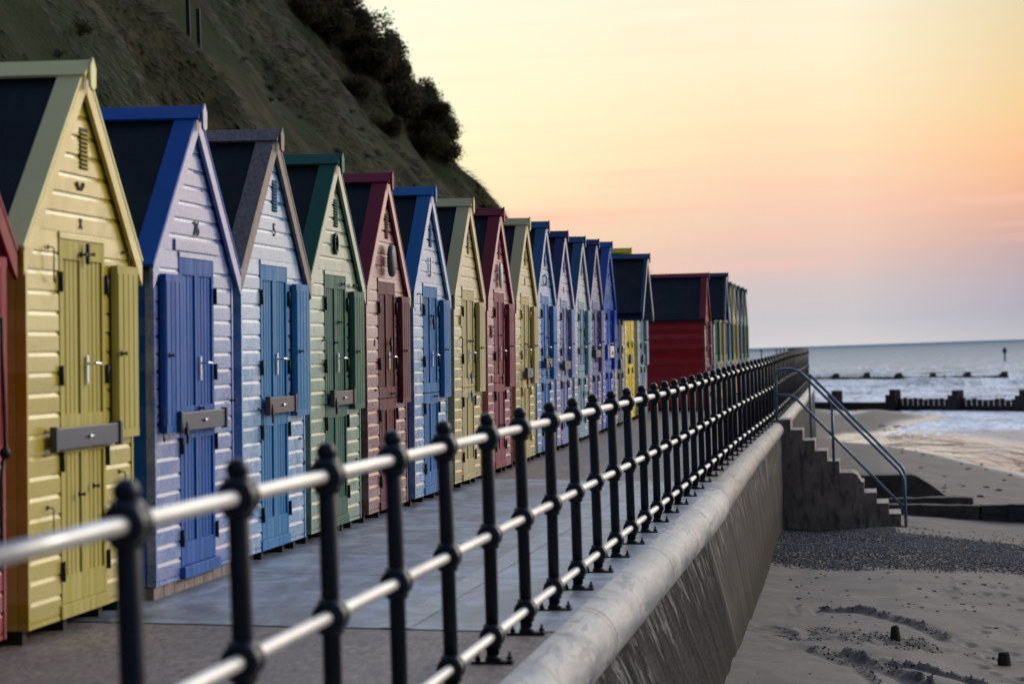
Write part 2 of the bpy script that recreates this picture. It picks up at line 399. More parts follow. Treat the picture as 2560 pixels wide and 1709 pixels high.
def sheet(name, x0f, x1f, y0, y1, mat, dz, ny=60, nx=10, kind='structure'):
    ys = np.linspace(y0, y1, ny); V = []
    for y in ys:
        for x in np.linspace(x0f(y), x1f(y), nx):
            V.append((x, y, prom_z(x, y) + dz))
    o = npmesh(name, V, grid_faces(ny, nx)[:, ::-1], mat); o['kind'] = kind; return o
def prom_z(x, y):
    return float(zg(y)) + .04 * min(max(0, -1.8 - x), 3.2)
sheet('promenade', lambda y: -60.0 if y > 60 else -14.0, lambda y: seam(y), -2, 141, M['asphalt'], -.006, 160, 30)
sheet('concrete_paving', lambda y: -4.9, lambda y: seam(y) - .005, 12.6, 26.3, M['concrete'], 0, 30, 10)
sheet('drainage_channel', lambda y: -2.60, lambda y: -2.44, 12.6, 26.2, M['channel'], .004, 20, 3)

# ------------------------------------------------------------------ sea wall and coping
t = NT('sea wall concrete')
o_ = t.sepz(); cz = o_[2]
s1 = t.noise(t.co((1.5, 1.6, .35), rand=False), 1.8, 6, .7, .6); s2 = t.noise(t.co((4, 2.2, .55), rand=False), 2.1, 6, .72, .5); s3 = t.noise(t.co((1, .3, 1), rand=False), 40, 5, .8)
c = t.mix(t.rng(s1, .36, .64), (.010, .009, .009), (.062, .056, .052)); c = t.mix(t.rng(s2, .56, .74, 0, .35), c, (.10, .094, .088))
c = t.mix(t.rng(s3, .50, .64, 0, .7), c, (.010, .010, .010))
vo_ = t.n.new('ShaderNodeTexVoronoi'); t.l.new(t.co((1, .35, 1), rand=False), vo_.inputs['Vector']); vo_.inputs['Scale'].default_value = 42
c = t.mix(t.rng(vo_.outputs['Distance'], .10, .32, .55, 0), c, (.11, .105, .10))
far_ = t.rng(o_[1], 2.4, 2.7); c = t.mix(t.math('MULTIPLY', far_, t.rng(s1, .3, .6, .35, .85)), c, (.105, .092, .080)); pale = t.math('MULTIPLY', t.rng(t.math('ABSOLUTE', t.math('SUBTRACT', o_[1], 2.45)), .06, .14, 1, 0), .7); c = t.mix(pale, c, (.17, .16, .15))
jf = t.math('ABSOLUTE', t.math('SUBTRACT', t.math('FRACT', t.math('DIVIDE', t.math('ADD', o_[1], t.math('MULTIPLY', s1, .12)), 2.3)), .5)); c = t.mix(t.rng(jf, .006, .02, .8, 0), c, (.012, .011, .010))
alg = t.rng(t.math('ADD', cz, t.math('MULTIPLY', s1, .9)), -.85, -.55, .6, 0); c = t.mix(alg, c, (.028, .026, .020))
limef = t.math('MULTIPLY', t.rng(t.noise(t.co((1, 1.5, 1.0), rand=False), 2.2, 7, .75, .5), .52, .58), t.rng(t.math('ADD', cz, t.math('MULTIPLY', s2, .5)), -.42, -.22))
c = t.mix(limef, c, (.20, .195, .19))
t.bump(t.math('ADD', t.math('MULTIPLY', s2, .6), s3), .8, .014); M['wall'] = t.fin(c, .95, .08)
def coping_mat(name, a, b, d):
    t = NT(name); n = t.noise(t.co((1.3, .24, 1.3), rand=False), 3.6, 7, .68, .5); n2 = t.noise(t.co((1.3, .22, 1.3), rand=False, loc=(5, 2, 1)), 4.2, 7, .7, .8); n3 = t.noise(t.co(rand=False), 55, 4, .7)
    c = t.mix(t.rng(n, .40, .58), a, b); c = t.mix(t.rng(n2, .52, .60, 0, .85), c, d); n4 = t.noise(t.co((1, .2, 1), rand=False), 13, 5, .7, .8); c = t.mix(t.rng(n4, .56, .66, 0, .7), c, d); c = t.mix(t.rng(n3, .64, .74, 0, .55), c, tuple(v * .35 for v in a))
    rust = t.rng(t.noise(t.co((1, 1.7, 1), rand=False, loc=(3, 1, 0)), 1.5, 4), .66, .74, 0, .5); c = t.mix(rust, c, (.22, .13, .07))
    o = t.sepz()
    fr = t.math('ABSOLUTE', t.math('SUBTRACT', t.math('FRACT', t.math('DIVIDE', t.math('ADD', o[1], t.math('MULTIPLY', n, .10)), 1.145)), .5))
    c = t.mix(t.rng(fr, .018, .07, .45, 0), c, (.16, .13, .10))
    t.bump(t.math('ADD', t.math('MULTIPLY', n2, .4), t.math('MULTIPLY', n3, .8)), .3, .006); return t.fin(c, t.rng(n, .3, .7, .40, .62), .5)
M['coping'] = coping_mat('new coping concrete', (.17, .185, .225), (.43, .42, .40), (.09, .105, .145))
M['coping_old'] = coping_mat('old coping concrete', (.10, .09, .085), (.21, .19, .18), (.05, .047, .047))
wall = empty('sea_wall', (-1.5, 20, 0)); tag(wall, 'long grey stained concrete sea wall rising from the beach below the black railing', 'sea wall')
WO = Vector((-1.5, 20, 0))
def wall_mesh(y0, y1, name):
    V = []; ys = np.arange(y0, y1 + .01, .5); n = 9
    for y in ys:
        z0 = float(zg(y)) - crad(y) * 1.2; xt = seam(y) + crad(y) - .02 - .05
        xb, zb = float(xfoot(y)), float(zfoot(y)) - .4
        xb2 = xb + (xb - xt) * .25
        for i in range(n):
            u = i / (n - 1); bul = .02 * math.sin(u * 3)
            V.append((xt + (xb2 - xt) * u + bul - WO[0], y - WO[1], z0 + (zb - z0) * u))
    return npmesh(name, V, grid_faces(len(ys), n)[:, ::-1], M['wall'], wall, True)
wall_mesh(3, 141, 'wall_face')
def coping_mesh(y0, y1, mat):
    V = []; k = 13; ys = np.linspace(y0 + .009, y1 - .009, max(3, int((y1 - y0) / .6) + 1))
    for y in ys:
        r = float(crad(y)); xc = float(seam(y)) - .01; zc = float(zg(y)) - r
        prof = [(xc, zc + r + .002)] + [(xc + r * math.sin(a), zc + r * math.cos(a)) for a in np.linspace(.05, R(165), k - 3)] + [(xc - .05, zc - r * 1.0), (xc - .06, zc + r * .9)]
        for x, z in prof: V.append((x - WO[0], y - WO[1], z))
    F = [tuple(f) for f in grid_faces(len(ys), k)[:, ::-1].tolist()]
    V += V[:k] + V[(len(ys) - 1) * k:len(ys) * k]; nn = len(ys) * k
    mb = MB(); mb.v = V; mb.f = F + [tuple(range(nn, nn + k)), tuple(reversed(range(nn + k, nn + 2 * k)))]; mb.sm = [True] * len(F) + [False, False]
    o = mb.build('coping', mat, wall); return o
for a, b in ((1.3, 5.5), (5.5, 9.65), (9.65, 13.78), (13.78, 17.87), (17.87, 22.15), (22.15, 25.34)):
    coping_mesh(a, b, M['coping'])
yb = 25.34
while yb < 43.2:
    e = min(43.5, yb + 4.5); coping_mesh(yb, e, M['coping_old']); yb = e
yb = 44.9
M['coping_far'] = coping_mat('far coping concrete', (.22, .20, .19), (.34, .315, .30), (.12, .115, .11))
while yb < 140:
    e = min(141, yb + 8); coping_mesh(yb, e, M['coping_far']); yb = e

# ------------------------------------------------------------------ railing
PH = 1.185
def post_parts():
    d = {}
    b = MB().lathe([(.032, 0), (.032, PH - .09), (.026, PH - .08), (.020, PH - .06)], n=18); d['post'] = b.mesh('post')
    b = MB().sphere((0, 0, PH - .034), .034, 18, 12); d['finial'] = b.mesh('finial')
    b = MB()
    b.lathe([(.034, -.06), (.043, -.056), (.045, -.03), (.045, .03), (.043, .056), (.034, .06)], n=16)
    b.lathe([(.030, -.056), (.050, -.052), (.057, -.044), (.057, -.024), (.051, -.018), (.051, .018), (.057, .024), (.057, .044), (.050, .052), (.030, .056)], n=16, axis='y')
    d['collar'] = b.mesh('collar')
    b = MB().box(-.10, .10, -.045, .045, 0, .014); b.lathe([(.042, .012), (.032, .04)], n=14); d['base_plate'] = b.mesh('base_plate')
    b = MB(); b.lathe([(.014, .014), (.014, .030), (.007, .032), (.007, .05)], (0, 0, 0), 6, sharp=True); d['bolt'] = b.mesh('bolt')
    for m in d.values(): m.materials.append(M['post'])
    return d
PP = post_parts()
RZ = (1.071, .602, .126)
def railing(name, pts, label, open_start=False):
    root = empty(name, pts[0]); tag(root, label, 'railing'); o0 = Vector(pts[0])
    for i, p in enumerate(pts):
        q = pts[min(i + 1, len(pts) - 1)]; q0 = pts[max(0, i - 1)]
        ang = math.atan2(-(q[0] - q0[0]), (q[1] - q0[1]))
        def mk(nm, parent, loc, rz=0):
            ob = bpy.data.objects.new(nm, PP[nm]); COL.objects.link(ob); ob.parent = parent; ob.location = loc; ob.rotation_euler = (0, 0, rz); return ob
        po = mk('post', root, Vector(p) - o0, ang); po.rotation_euler = (random.uniform(-.004, .004), random.uniform(-.006, .004) + .004, ang)
        mk('finial', po, (0, 0, 0)); mk('base_plate', po, (0, 0, 0)); mk('bolt', po, (-.072, -.01, 0)); mk('bolt', po, (.078, .012, 0))
        for z in RZ: mk('collar', po, (0, 0, z))
    for z in RZ:
        tube = MB().tube([Vector(p) - o0 + Vector((0, 0, z)) for p in pts], .0235, 14); tube.build('rail', M['rail'], root)
    return root
Y = 11.34 - 1.145 * 6; pts = []
while Y < 44.6: pts.append((float(fx(Y)), Y + (.10 if Y < 6 else 0), float(zg(Y)))); Y += 1.145
railing('promenade_railing', pts, 'near black railing with ball-topped posts and three silver rails, ending at the beach steps')
PTS_NEAR = pts
# beyond the steps, following the curve of the wall
xs_path = [(float(fx(y)), y) for y in np.arange(45.7, 141.2, .25)] + [(-5.6, 141.6), (-7, 142), (-12, 142.3)]
def walk(path, step, y_sp):
    out = [path[0]]; acc = 0; last = Vector(path[0])
    for p in path[1:]:
        p = Vector(p)
        while (p - last).length >= step:
            last = last + (p - last).normalized() * step; out.append(tuple(last))
    return out
w = walk(xs_path, 1.145, 0)
railing('far_promenade_railing', [(x, y, float(zg(y)) + float(np.interp(y, [60, 84], [0, .02]))) for x, y in w if y < 141.3 or x > -9][:98],
        'far stretch of the black railing beyond the beach steps, curving away at its end')

# ------------------------------------------------------------------ beach huts
HW, HC = 1.78, .89
BP = .103
SL = 1.0; ZA = 2.90        # slope of roof underside and its apex height
EO = .085                  # eave overhang beyond wall
def under(y): return ZA - SL * abs(y - HC)
def cladding(mb, y0, y1, z0, z1, gable=False, x=0.0):
    """horizontal boards with chamfered top edge on the front plane x, optionally clipped by the roof line"""
    z = z0; 
    while z < z1 - .004:
        zt = min(z1, (math.floor(z / BP + 1e-6) + 1) * BP); zb = z + .0035 if z > z0 else z; zm = zb + (zt - zb) * .77
        def lim(zz, a):
            if not gable: return a
            h = HC - (ZA - zz) / SL + .01; return max(a, h) if a < HC else min(a, 2 * HC - h)
        ja, jb = lim(zb, y0), lim(zb, y1); ma, m_b = lim(zm, y0), lim(zm, y1); ta, t_b = lim(zt, y0), lim(zt, y1)
        if ja < jb and ma < m_b:
            mb.face([(x, ja, zb), (x, jb, zb), (x, m_b, zm), (x, ma, zm)])
            if ta < t_b: mb.face([(x, ma, zm), (x, m_b, zm), (x - .0095, t_b, zt), (x - .0095, ta, zt)])
            mb.face([(x, ja, zb), (x, jb, zb), (x - .010, jb, zb), (x - .010, ja, zb)])
            for yy_ in ((y0, -1), (y1, 1)):
                pass
        z = zt
    mb.prism([(y0, z0), (y1, z0), (y1, z1), (y0, z1)] if not gable else [(y0, z0), (y1, z0), (y1, min(z1, under(y1) + .0)), (HC + max(0, (ZA - z1)), z1), (HC - max(0, (ZA - z1)), z1), (y0, min(z1, under(y0)))],
             'x', x - .045, x - .0098)
    return mb
def tg_panel(mb, x, y0, y1, z0, z1, n, d=.008):
    """tongue and groove vertical boards on plane x"""
    w_ = (y1 - y0) / n
    for i in range(n):
        a, b = y0 + i * w_ + .003, y0 + (i + 1) * w_ - .003
        mb.prism([(x - d, a), (x, a + .006), (x, b - .006), (x - d, b), (x - d - .004, b), (x - d - .004, a)], 'z', z0, z1)
    mb.box(x - d - .014, x - d - .004, y0, y1, z0, z1); return mb
def hook(parent, y, z, L=.14, flip=1, mat=None):
    mb = MB(); mb.lathe([(.012, 0), (.012, .005)], (.004, y, z), 8, 'x'); mb.tube([(.0, y, z), (.03, y, z), (.034, y + .01, z - .01)], .0035, 6)
    mb.tube([(.034, y + .01, z - .01), (.028, y + .02, z - L), (.028, y + .02 + .02 * flip, z - L - .01), (.028, y + .02 + .028 * flip, z - L + .015)], .004, 6)
    return mb.build('hook', mat or M['black'], parent)
def plateknob(parent, y, z, x=.012):
    mb = MB(); mb.lathe([(.016, 0), (.016, .006), (.006, .01), (.006, .026), (.011, .028), (.011, .036)], (x, y, z), 8, 'x'); return mb.build('turn_button', M['black'], parent)
def lever(parent, y, z, x=.012):
    mb = MB(); mb.box(x, x + .008, y - .016, y + .016, z - .09, z + .06); mb.tube([(x + .005, y, z + .02), (x + .05, y, z + .02), (x + .055, y + .02, z + .02), (x + .055, y + .10, z + .015)], .008, 8)
    return mb.build('door_handle', M['chrome'], parent, .002)
def bolt_bar(parent, y0, y1, z, mat, x=.02):
    mb = MB(); mb.box(x, x + .02, y0, y1, z - .055, z + .055); mb.box(x - .008, x + .03, y0 - .012, y0 + .03, z - .065, z + .065); mb.box(x - .008, x + .03, y1 - .03, y1 + .012, z - .065, z + .065)
    b = mb.build('locking_bar', mat, parent, .004)
    q = MB(); yc = (y0 + y1) / 2; q.lathe([(.012, 0), (.012, .012)], (x + .02, yc, z), 10, 'x'); q.tube([(x + .03, yc - .03, z), (x + .034, yc + .03, z + .002)], .006, 6)
    q.build('latch', M['chrome'], b); return b
def padlock(parent, y, z, x=.05, mat=None):
    mb = MB(); mb.box(x, x + .022, y - .022, y + .022, z - .045, z); mb.tube([(x + .01, y - .014, z), (x + .01, y - .014, z + .02), (x + .01, y, z + .03), (x + .01, y + .014, z + .02), (x + .01, y + .014, z)], .004, 6)
    mb.box(x + .005, x + .02, y + .0, y + .012, z - .10, z - .04)
    return mb.build('padlock', mat or M['black'], parent, .003)
def text_mesh(parent, s, y, z, h, mat, x=.004, name='number'):
    cu = bpy.data.curves.new('t', 'FONT'); cu.body = s; cu.size = h; cu.extrude = .003; cu.align_x = 'CENTER'; cu.align_y = 'CENTER'
    ob = bpy.data.objects.new('t', cu); COL.objects.link(ob); bpy.context.view_layer.update()
    me = bpy.data.meshes.new_from_object(ob.evaluated_get(bpy.context.evaluated_depsgraph_get())); bpy.data.objects.remove(ob)
    me.transform(Matrix.Rotation(math.pi / 2, 4, 'X')); me.transform(Matrix.Rotation(math.pi / 2, 4, 'Z')); me.materials.clear(); me.materials.append(mat)
    o = bpy.data.objects.new(name, me); COL.objects.link(o); o.parent = parent; o.location = (x, y, z); return o

def make_hut(X, Y0, pal, label, zscale=1.0, depth=2.3, roof=None, det=2, lean=1.4, over=.010, side=None, name='beach_hut', **k):
    z0 = prom_z(X, Y0 + HC) + (.0 if not k.get('brick') else 0)
    root = empty(name, (X, Y0, z0), (0, R(lean + random.uniform(-.25, .25)), R(random.uniform(-.35, .35)))); root.scale = (1, 1, zscale)
    tag(root, label, 'beach hut', 'beach huts in a row along the promenade')
    mb_, md, mt, ms = PM[pal]
    if roof is not None: mt = roof
    if side is not None: ms = side
    D0, D1 = k.get('door', (.52, 1.28)); DT = 2.02; zb = .075
    # feet / plinth
    if k.get('brick'):
        q_ = MB().box(-depth, -.028, .025, HW - .025, -.02, zb - .004); y_ = .02
        while y_ < HW - .05:
            q_.box(-.13, -.016, y_, min(HW - .02, y_ + .205), -.01, zb - .006); y_ += .217
        q_.build('brick_plinth', M['brick'], root); zb = .076
    else:
        f = MB()
        for y in (.12, .75, 1.35, HW - .1): f.box(-depth + .05, -.06, y - .03, y + .03, -.03, zb)
        f.build('bearer', M['foot'], root)
    # front wall
    w_ = MB(); cladding(w_, .03, D0 - .0, zb, 1.95); cladding(w_, D1 + .0, HW - .03, zb, 1.95)
    w2 = MB(); cladding(w2, 0, HW, BP * 20, ZA, True)          # gable starts at 2.06
    for f_, sm, in ((w2.f, w2.sm),):
        n0 = len(w_.v); w_.v += w2.v; w_.f += [tuple(i + n0 for i in q) for q in w2.f]; w_.sm += w2.sm
    w_.prism([(.03, 1.951), (D0, 1.951), (D0, BP * 20 - .002), (HC - (ZA - BP * 20), BP * 20 - .002)], 'x', -.04, -.002)
    w_.prism([(HW - .03, 1.951), (D1, 1.951), (D1, BP * 20 - .002), (HC + (ZA - BP * 20), BP * 20 - .002)], 'x', -.04, -.002)
    fr = w_.build('front_wall', mb_, root)
    MB().box(-.05, .006, 0, .029, zb, 1.98).build('corner_post', mb_, root, .002); MB().box(-.05, .006, HW - .029, HW, zb, 1.98).build('corner_post', mb_, root, .002)
    # other walls: left, right, back
    for y, s_, nm in ((0, -1, 'side_wall'), (HW, 1, 'side_wall')):
        q = MB(); z = zb
        while z < 1.99:
            zt = min(2.0, (math.floor(z / BP + 1e-6) + 1) * BP)
            q.prism([(y, z + .004), (y + s_ * .004, z + .004), (y + s_ * .0025, zt), (y, zt)], 'x', -depth + .02, -.052); z = zt
        q.box(-depth + .02, -.052, min(y, y - s_ * .02), max(y, y - s_ * .02), zb, 2.0)
        q.build(nm, ms, root)
    MB().prism([(.0, zb), (HW, zb), (HW, under(HW)), (HC, ZA), (0, under(0))], 'x', -depth, -depth + .018).build('back_wall', ms, root)
    # roof
    ez = HW / 2 + EO
    xr0, xr1 = -depth - .08, over
    for s_ in (-1, 1):
        ye = HC + s_ * ez; ze = ZA - SL * ez
        nrm = Vector((s_ * SL, 1)).normalized() * .022
        poly = [(HC, ZA), (ye, ze), (ye + nrm[0], ze + nrm[1]), (HC, ZA + .031)]
        rf = MB().prism(poly, 'x', xr0, xr1).build('roof', M['felt'], root)
        # felt lap
        if det > 1:
            m_ = MB(); yl = HC + s_ * ez * .52; zl = ZA - SL * ez * .52
            a = Vector((yl, zl)) + nrm * 1.02; b_ = Vector((ye, ze)) + nrm * 1.02; n4 = nrm.normalized() * .012
            m_.prism([tuple(a), tuple(b_), tuple(b_ + n4), tuple(a + n4)], 'x', xr0 + .002, xr1 - .002); m_.build('felt_lap', M['felt'], rf)
        # verge board lying on the roof
        a = Vector((HC + s_ * .02, ZA - SL * .02)) + nrm * 1.3; b_ = Vector((ye, ze)) + nrm * 1.3; n4 = nrm.normalized() * .020
        vw = k.get('vw', .105)
        MB().prism([tuple(a), tuple(b_), tuple(b_ + n4), tuple(a + n4)], 'x', xr1 - vw, xr1 + .028).build('verge_board', mt, root, .002)
        # barge board on the gable face
        hb = .10
        p0 = (HC, ZA + .03); p1 = (ye + s_ * .025, ZA - SL * (ez + .025) + .03); p2 = (ye + s_ * .025, p1[1] - hb * 1.0 - .02); p2b = (ye - s_ * .02, p1[1] - hb * .85); p3 = (HC, ZA + .03 - hb * 1.25)
        MB().prism([p0, p1, p2, p2b, p3], 'x', xr1 + .002, xr1 + .026).build('barge_board', mt if k.get('bargeroof') else (roof or mb_ if roof is not None else mb_), root, .003)
        if det > 1 and over > .05:   # inner fillet under the barge
            a0 = (HC - s_ * .0, ZA - .10); 
            MB().prism([(HC, ZA - .125), (ye - s_ * .03, ZA - SL * (ez - .03) - .125), (ye - s_ * .03, ZA - SL * (ez - .03) - .10), (HC, ZA - .10)], 'x', .0, xr1 - .002).build('gable_moulding', mt, root)
    # ridge cap
    rc = MB()
    rc.prism([(HC, ZA + .075), (HC + .095, ZA - .010), (HC + .082, ZA - .024), (HC, ZA + .045), (HC - .082, ZA - .024), (HC - .095, ZA - .010)], 'x', xr0, xr1 + .05)
    rc.build('ridge_board', mt, root, .002)
    MB().prism([(HC, ZA + .088), (HC + .05, ZA + .03), (HC + .045, ZA - .07), (HC, ZA - .09), (HC - .045, ZA - .07), (HC - .05, ZA + .03)], 'x', xr1 + .052, xr1 + .068).build('finial_plate', mt if not k.get('finw') else mb_, root, .004)
    # door pair
    mid_ = (D0 + D1) / 2
    MB().box(-.03, .008, D0, D1, DT + .002, DT + .036).build('door_header', mb_, root, .003)
    for s_, (a, b_) in ((0, (D0 + .003, mid_ - .003)), (1, (mid_ + .003, D1 - .003))):
        dr = MB(); x = .004; st_ = .045
        for (u0, u1) in ((zb + .075, 1.02), (1.028, DT)):
            dr.box(x - .035, x, a, a + st_, u0, u1).box(x - .035, x, b_ - st_, b_, u0, u1)
            dr.box(x - .035, x - .001, a + st_, b_ - st_, u0, u0 + .09 + (.05 if u0 < .5 else 0)).box(x - .035, x - .001, a + st_, b_ - st_, u1 - .10, u1)
            tg_panel(dr, x - .012, a + st_, b_ - st_, u0 + .08, u1 - .09, 4)
        d_ = dr.build('door', md, root)
        if det > 1:
            for z in (.32, .88, 1.32, 1.80):
                yy_ = a - .004 if s_ == 0 else b_ + .004; h = MB()
                h.box(.004, .016, yy_ - .011, yy_ + .011, z - .05, z + .05); h.lathe([(.007, -.052), (.007, .052)], (.018, yy_, z), 8)
                h.build('hinge', M['brass'] if pal == 'cream2' else M['black'], d_)
            if s_ == 1 and k.get('handle', True): lever(d_, a + .03, 1.36)
    MB().box(-.03, .035 if k.get('brick') else .012, D0 - .02, D1 + .02, zb, zb + .072).build('door_sill', md, root, .004)
    # shutter
    if k.get('shutter', True):
        s0, s1 = k.get('shut', (1.37, 1.755)); sz0, sz1 = .97, 1.91
        sh = MB(); sh.box(.012, .038, s0, s1, sz0, sz1); tg_panel(sh, .052, s0 + .004, s1 - .004, sz0 + .045, sz1 - .045, 4); sh.box(.038, .050, s0, s1, sz1 - .045, sz1).box(.038, .050, s0, s1, sz0, sz0 + .045)
        so = sh.build('shutter', md, root)
        if det > 1: plateknob(so, s0 + .02, 1.43, .06)
    # vent
    if k.get('novent'): return root
    VC = HC + .05; v = MB().box(-.022, .003, VC - .066, VC + .066, 2.40, 2.62)
    vo = v.build('vent', M['dark'], root)
    if det > 1:
        l = MB()
        for i in range(9):
            z = 2.415 + i * .0225; l.prism([(.003, z), (.012, z - .006), (.013, z - .002), (.004, z + .005)], 'y', VC - .062, VC + .062)
        l.build('louvre', ms, vo)
    return root

ROW1 = [11.49, 13.66, 15.65, 17.65, 19.76, 21.86, 24.03, 26.24, 28.36, 30.25, 32.2, 34.2, 36.1, 37.95]
WX = -4.15
L1 = 'beach hut'
h0 = make_hut(WX, 9.42, 'rose', 'dull red beach hut cut off by the left edge, with a long black stay bar', shut=(1.30, 1.70), zscale=1.0, bargeroof=True)
mb = MB().tube([(.085, 1.52, 1.62), (.09, 1.53, 1.30), (.088, 1.55, .98)], .010, 8).tube([(.085, 1.55, .98), (.06, 1.56, .84), (.05, 1.60, .42)], .010, 8).sphere((.088, 1.55, .98), .03, 8, 6); mb.build('stay_bar', M['black'], h0)
h1 = make_hut(WX, ROW1[0], 'yellow', 'large yellow beach hut with a grey steel lock bar and a curled gable ornament', zscale=1.01, bargeroof=False)
h2 = make_hut(WX, ROW1[1], 'royal', 'royal blue and pale lavender beach hut with number 26, standing on a brick plinth', zscale=1.0, shut=(.10, .47), door=(.54, 1.32), brick=True, finw=True, novent=True)
h3 = make_hut(WX, ROW1[2], 'skyw', 'pale blue beach hut with bare grey-brown timber roof edges and number 5 above the doors', roof=BARE, zscale=1.01)
h4 = make_hut(WX, ROW1[3], 'green', 'grey-green beach hut with dark green roof trim and a small oval ring in the gable', zscale=1.005)
h5 = make_hut(WX, ROW1[4], 'maroon', 'maroon beach hut with peeling gable boards and an oval slate plaque above the doors', zscale=1.005)
h6 = make_hut(WX, ROW1[5], 'azure', 'sky blue beach hut with whitish worn boards and a white letter L in the gable', zscale=1.01, bargeroof=False)
h7 = make_hut(WX, ROW1[6], 'cream', 'cream beach hut between a sky blue one and a dusky red one, with blue padlocks', zscale=1.012)
h8 = make_hut(WX, ROW1[7], 'rose2', 'dusky red beach hut with a tall pale oval plaque in its gable', zscale=1.015)
h9 = make_hut(WX, ROW1[8], 'cream2', 'cream beach hut just beyond the dusky red one, with brass hinges', zscale=1.01)
h10 = make_hut(WX, ROW1[9], 'steel', 'light blue beach hut next to the brass-hinged cream one, small white sign in the gable', zscale=1.025)
h11 = make_hut(WX, ROW1[10], 'lilac', 'lilac beach hut with dark navy ridge and gable edge, grey lock plate on its door', zscale=1.01, roof=None)
h12 = make_hut(WX, ROW1[11], 'aqua', 'pale aqua beach hut with mid blue roof trim, between the lilac and mauve huts', zscale=1.01)
h13 = make_hut(WX, ROW1[12], 'mauve', 'mauve grey beach hut with navy roof trim, next before the bright cobalt hut', zscale=1.02, det=2)
h14 = make_hut(WX, ROW1[13], 'cobalt', 'bright cobalt blue beach hut with an orange tag on its white lock plate', zscale=1.03, bargeroof=True)
# shared furniture of the huts
for h, n in ((h1, 1), (h6, 6)): pass
for ob in (h0, h1): pass
def curl(parent, y, z):
    pts = [Vector((.008, y + math.sin(a) * .03 * (1 if a < math.pi * 2 else 1), z + .02 * math.cos(a * 2))) for a in np.linspace(-2.6, 2.6, 17)]
    p = [(.006, y + (b_ - y) * .72, z + (c_ - z) * .72) for a_, b_, c_ in [(.01, y - .075, z + .01), (.01, y - .085, z + .035), (.01, y - .06, z + .04), (.01, y - .055, z), (.01, y - .03, z - .015), (.01, y, z + .012), (.01, y + .03, z - .015), (.01, y + .055, z), (.01, y + .06, z + .04), (.01, y + .085, z + .035), (.01, y + .075, z + .01)]]
    return MB().tube(p, .0055, 6).build('gable_ornament', M['brownsign'], parent)
# --- H1
curl(h1, .87, 2.30)
text_mesh(h1, 'X', .88, 2.11, .08, M['brownsign'], x=.003, name='gable_mark')
bolt_bar(h1, .30, 1.40, 1.0, M['steelbar'], .03); hook(h1, .34, 1.97, .17); hook(h1, 1.62, 1.99, .15); hook(h1, .30, .66, .16, -1); hook(h1, 1.52, .78, .14, -1)
plateknob(h1, .84, 1.95); plateknob(h1, .98, 1.955); MB().box(.02, .04, .90, .925, 1.90, 2.01).build('door_bolt', M['black'], h1, .004)
plateknob(h1, .78, .70); plateknob(h1, 1.02, .73)
# --- H2
text_mesh(h2, '26', .93, 2.21, .13, M['brownsign'])
b2 = bolt_bar(h2, .32, 1.36, 1.03, M['steelbar'], .05); padlock(b2, .36, 1.0, .085); hook(h2, .08, 1.08, .15); plateknob(h2, .93, 1.10); plateknob(h2, 1.70, 1.13)
MB().box(.0, .012, .44, 1.42, 2.062, 2.13).build('door_head_trim', PM['royal'][0], h2, .003)
# --- H3
text_mesh(h3, '5', .92, 2.27, .13, M['brownsign'])
b3 = bolt_bar(h3, .56, 1.32, 1.06, M['rustbar'], .03); hook(h3, .44, 1.04, .2, 1); hook(h3, 1.62, .80, .18); padlock(b3, .60, 1.04)
# --- H4
q = MB(); q.tube([(.012, HC + .055 * math.cos(a), 2.27 + .075 * math.sin(a)) for a in np.linspace(0, 2 * math.pi, 18)], .013, 6, False); q.build('oval_ring', M['black'], h4)
b4 = bolt_bar(h4, .60, 1.34, 1.07, M['rustbar'], .03); padlock(b4, .64, 1.05); plateknob(h4, 1.06, 1.96); plateknob(h4, 1.5, 1.96); hook(h4, .44, 1.52, .22); plateknob(h4, .8, 1.50); plateknob(h4, .94, 1.66); hook(h4, 1.6, .56, .2, -1)
# --- H5
q = MB().lathe([(.02, .012), (.105, .014), (.115, .03), (.105, .046), (.02, .048)], (0, 0, 0), 20, 'x'); o = q.build('slate_plaque', M['slate'], h5); o.location = (.01, HC + .02, 2.21); o.scale = (1.4, .95, 1.25)
hook(h5, .36, 1.10, .17); padlock(h5, .93, 1.52, .02); plateknob(h5, 1.02, 1.06); plateknob(h5, 1.58, .98)
text_mesh(h5, '1', .36, 1.50, .09, M['brownsign'])
# --- H6
q = MB().box(.01, .022, HC - .02, HC + .02, 2.12, 2.30).box(.01, .022, HC + .02, HC + .075, 2.12, 2.155); q.build('letter_sign', M['whiteplastic'], h6, .002)
hook(h6, .22, 1.94, .14, 1); hook(h6, 1.62, 1.94, .14); padlock(h6, .92, 1.72, .02); plateknob(h6, .88, 1.75); plateknob(h6, 1.0, .99)
# --- H7
plateknob(h7, .87, 1.50); plateknob(h7, 1.0, 1.50); hook(h7, .36, 1.53, .14); padlock(h7, .93, 1.16, .02, M['bluetag']); padlock(h7, .93, .97, .02, M['bluetag']); MB().box(.004, .02, .37, .42, 1.66, 1.76).build('side_hinge', M['brass'], h7)
# --- H8
q = MB().lathe([(.02, 0), (.10, .002), (.11, .012), (.10, .022), (.02, .024)], (0, 0, 0), 20, 'x'); o = q.build('pale_plaque', M['cream'], h8); o.location = (.012, HC, 2.22); o.scale = (1.3, .8, 1.35)
padlock(h8, .93, 1.10, .02); plateknob(h8, .93, 1.55); text_mesh(h8, 't', .30, 1.08, .16, M['brownsign'], name='cross_mark'); hook(h8, .3, 1.6, .12); plateknob(h8, .85, .55); plateknob(h8, 1.0, .55)
MB().box(.004, .014, .24, .34, 1.52, 1.66).build('side_panel_frame', PM['maroon'][1], h8)
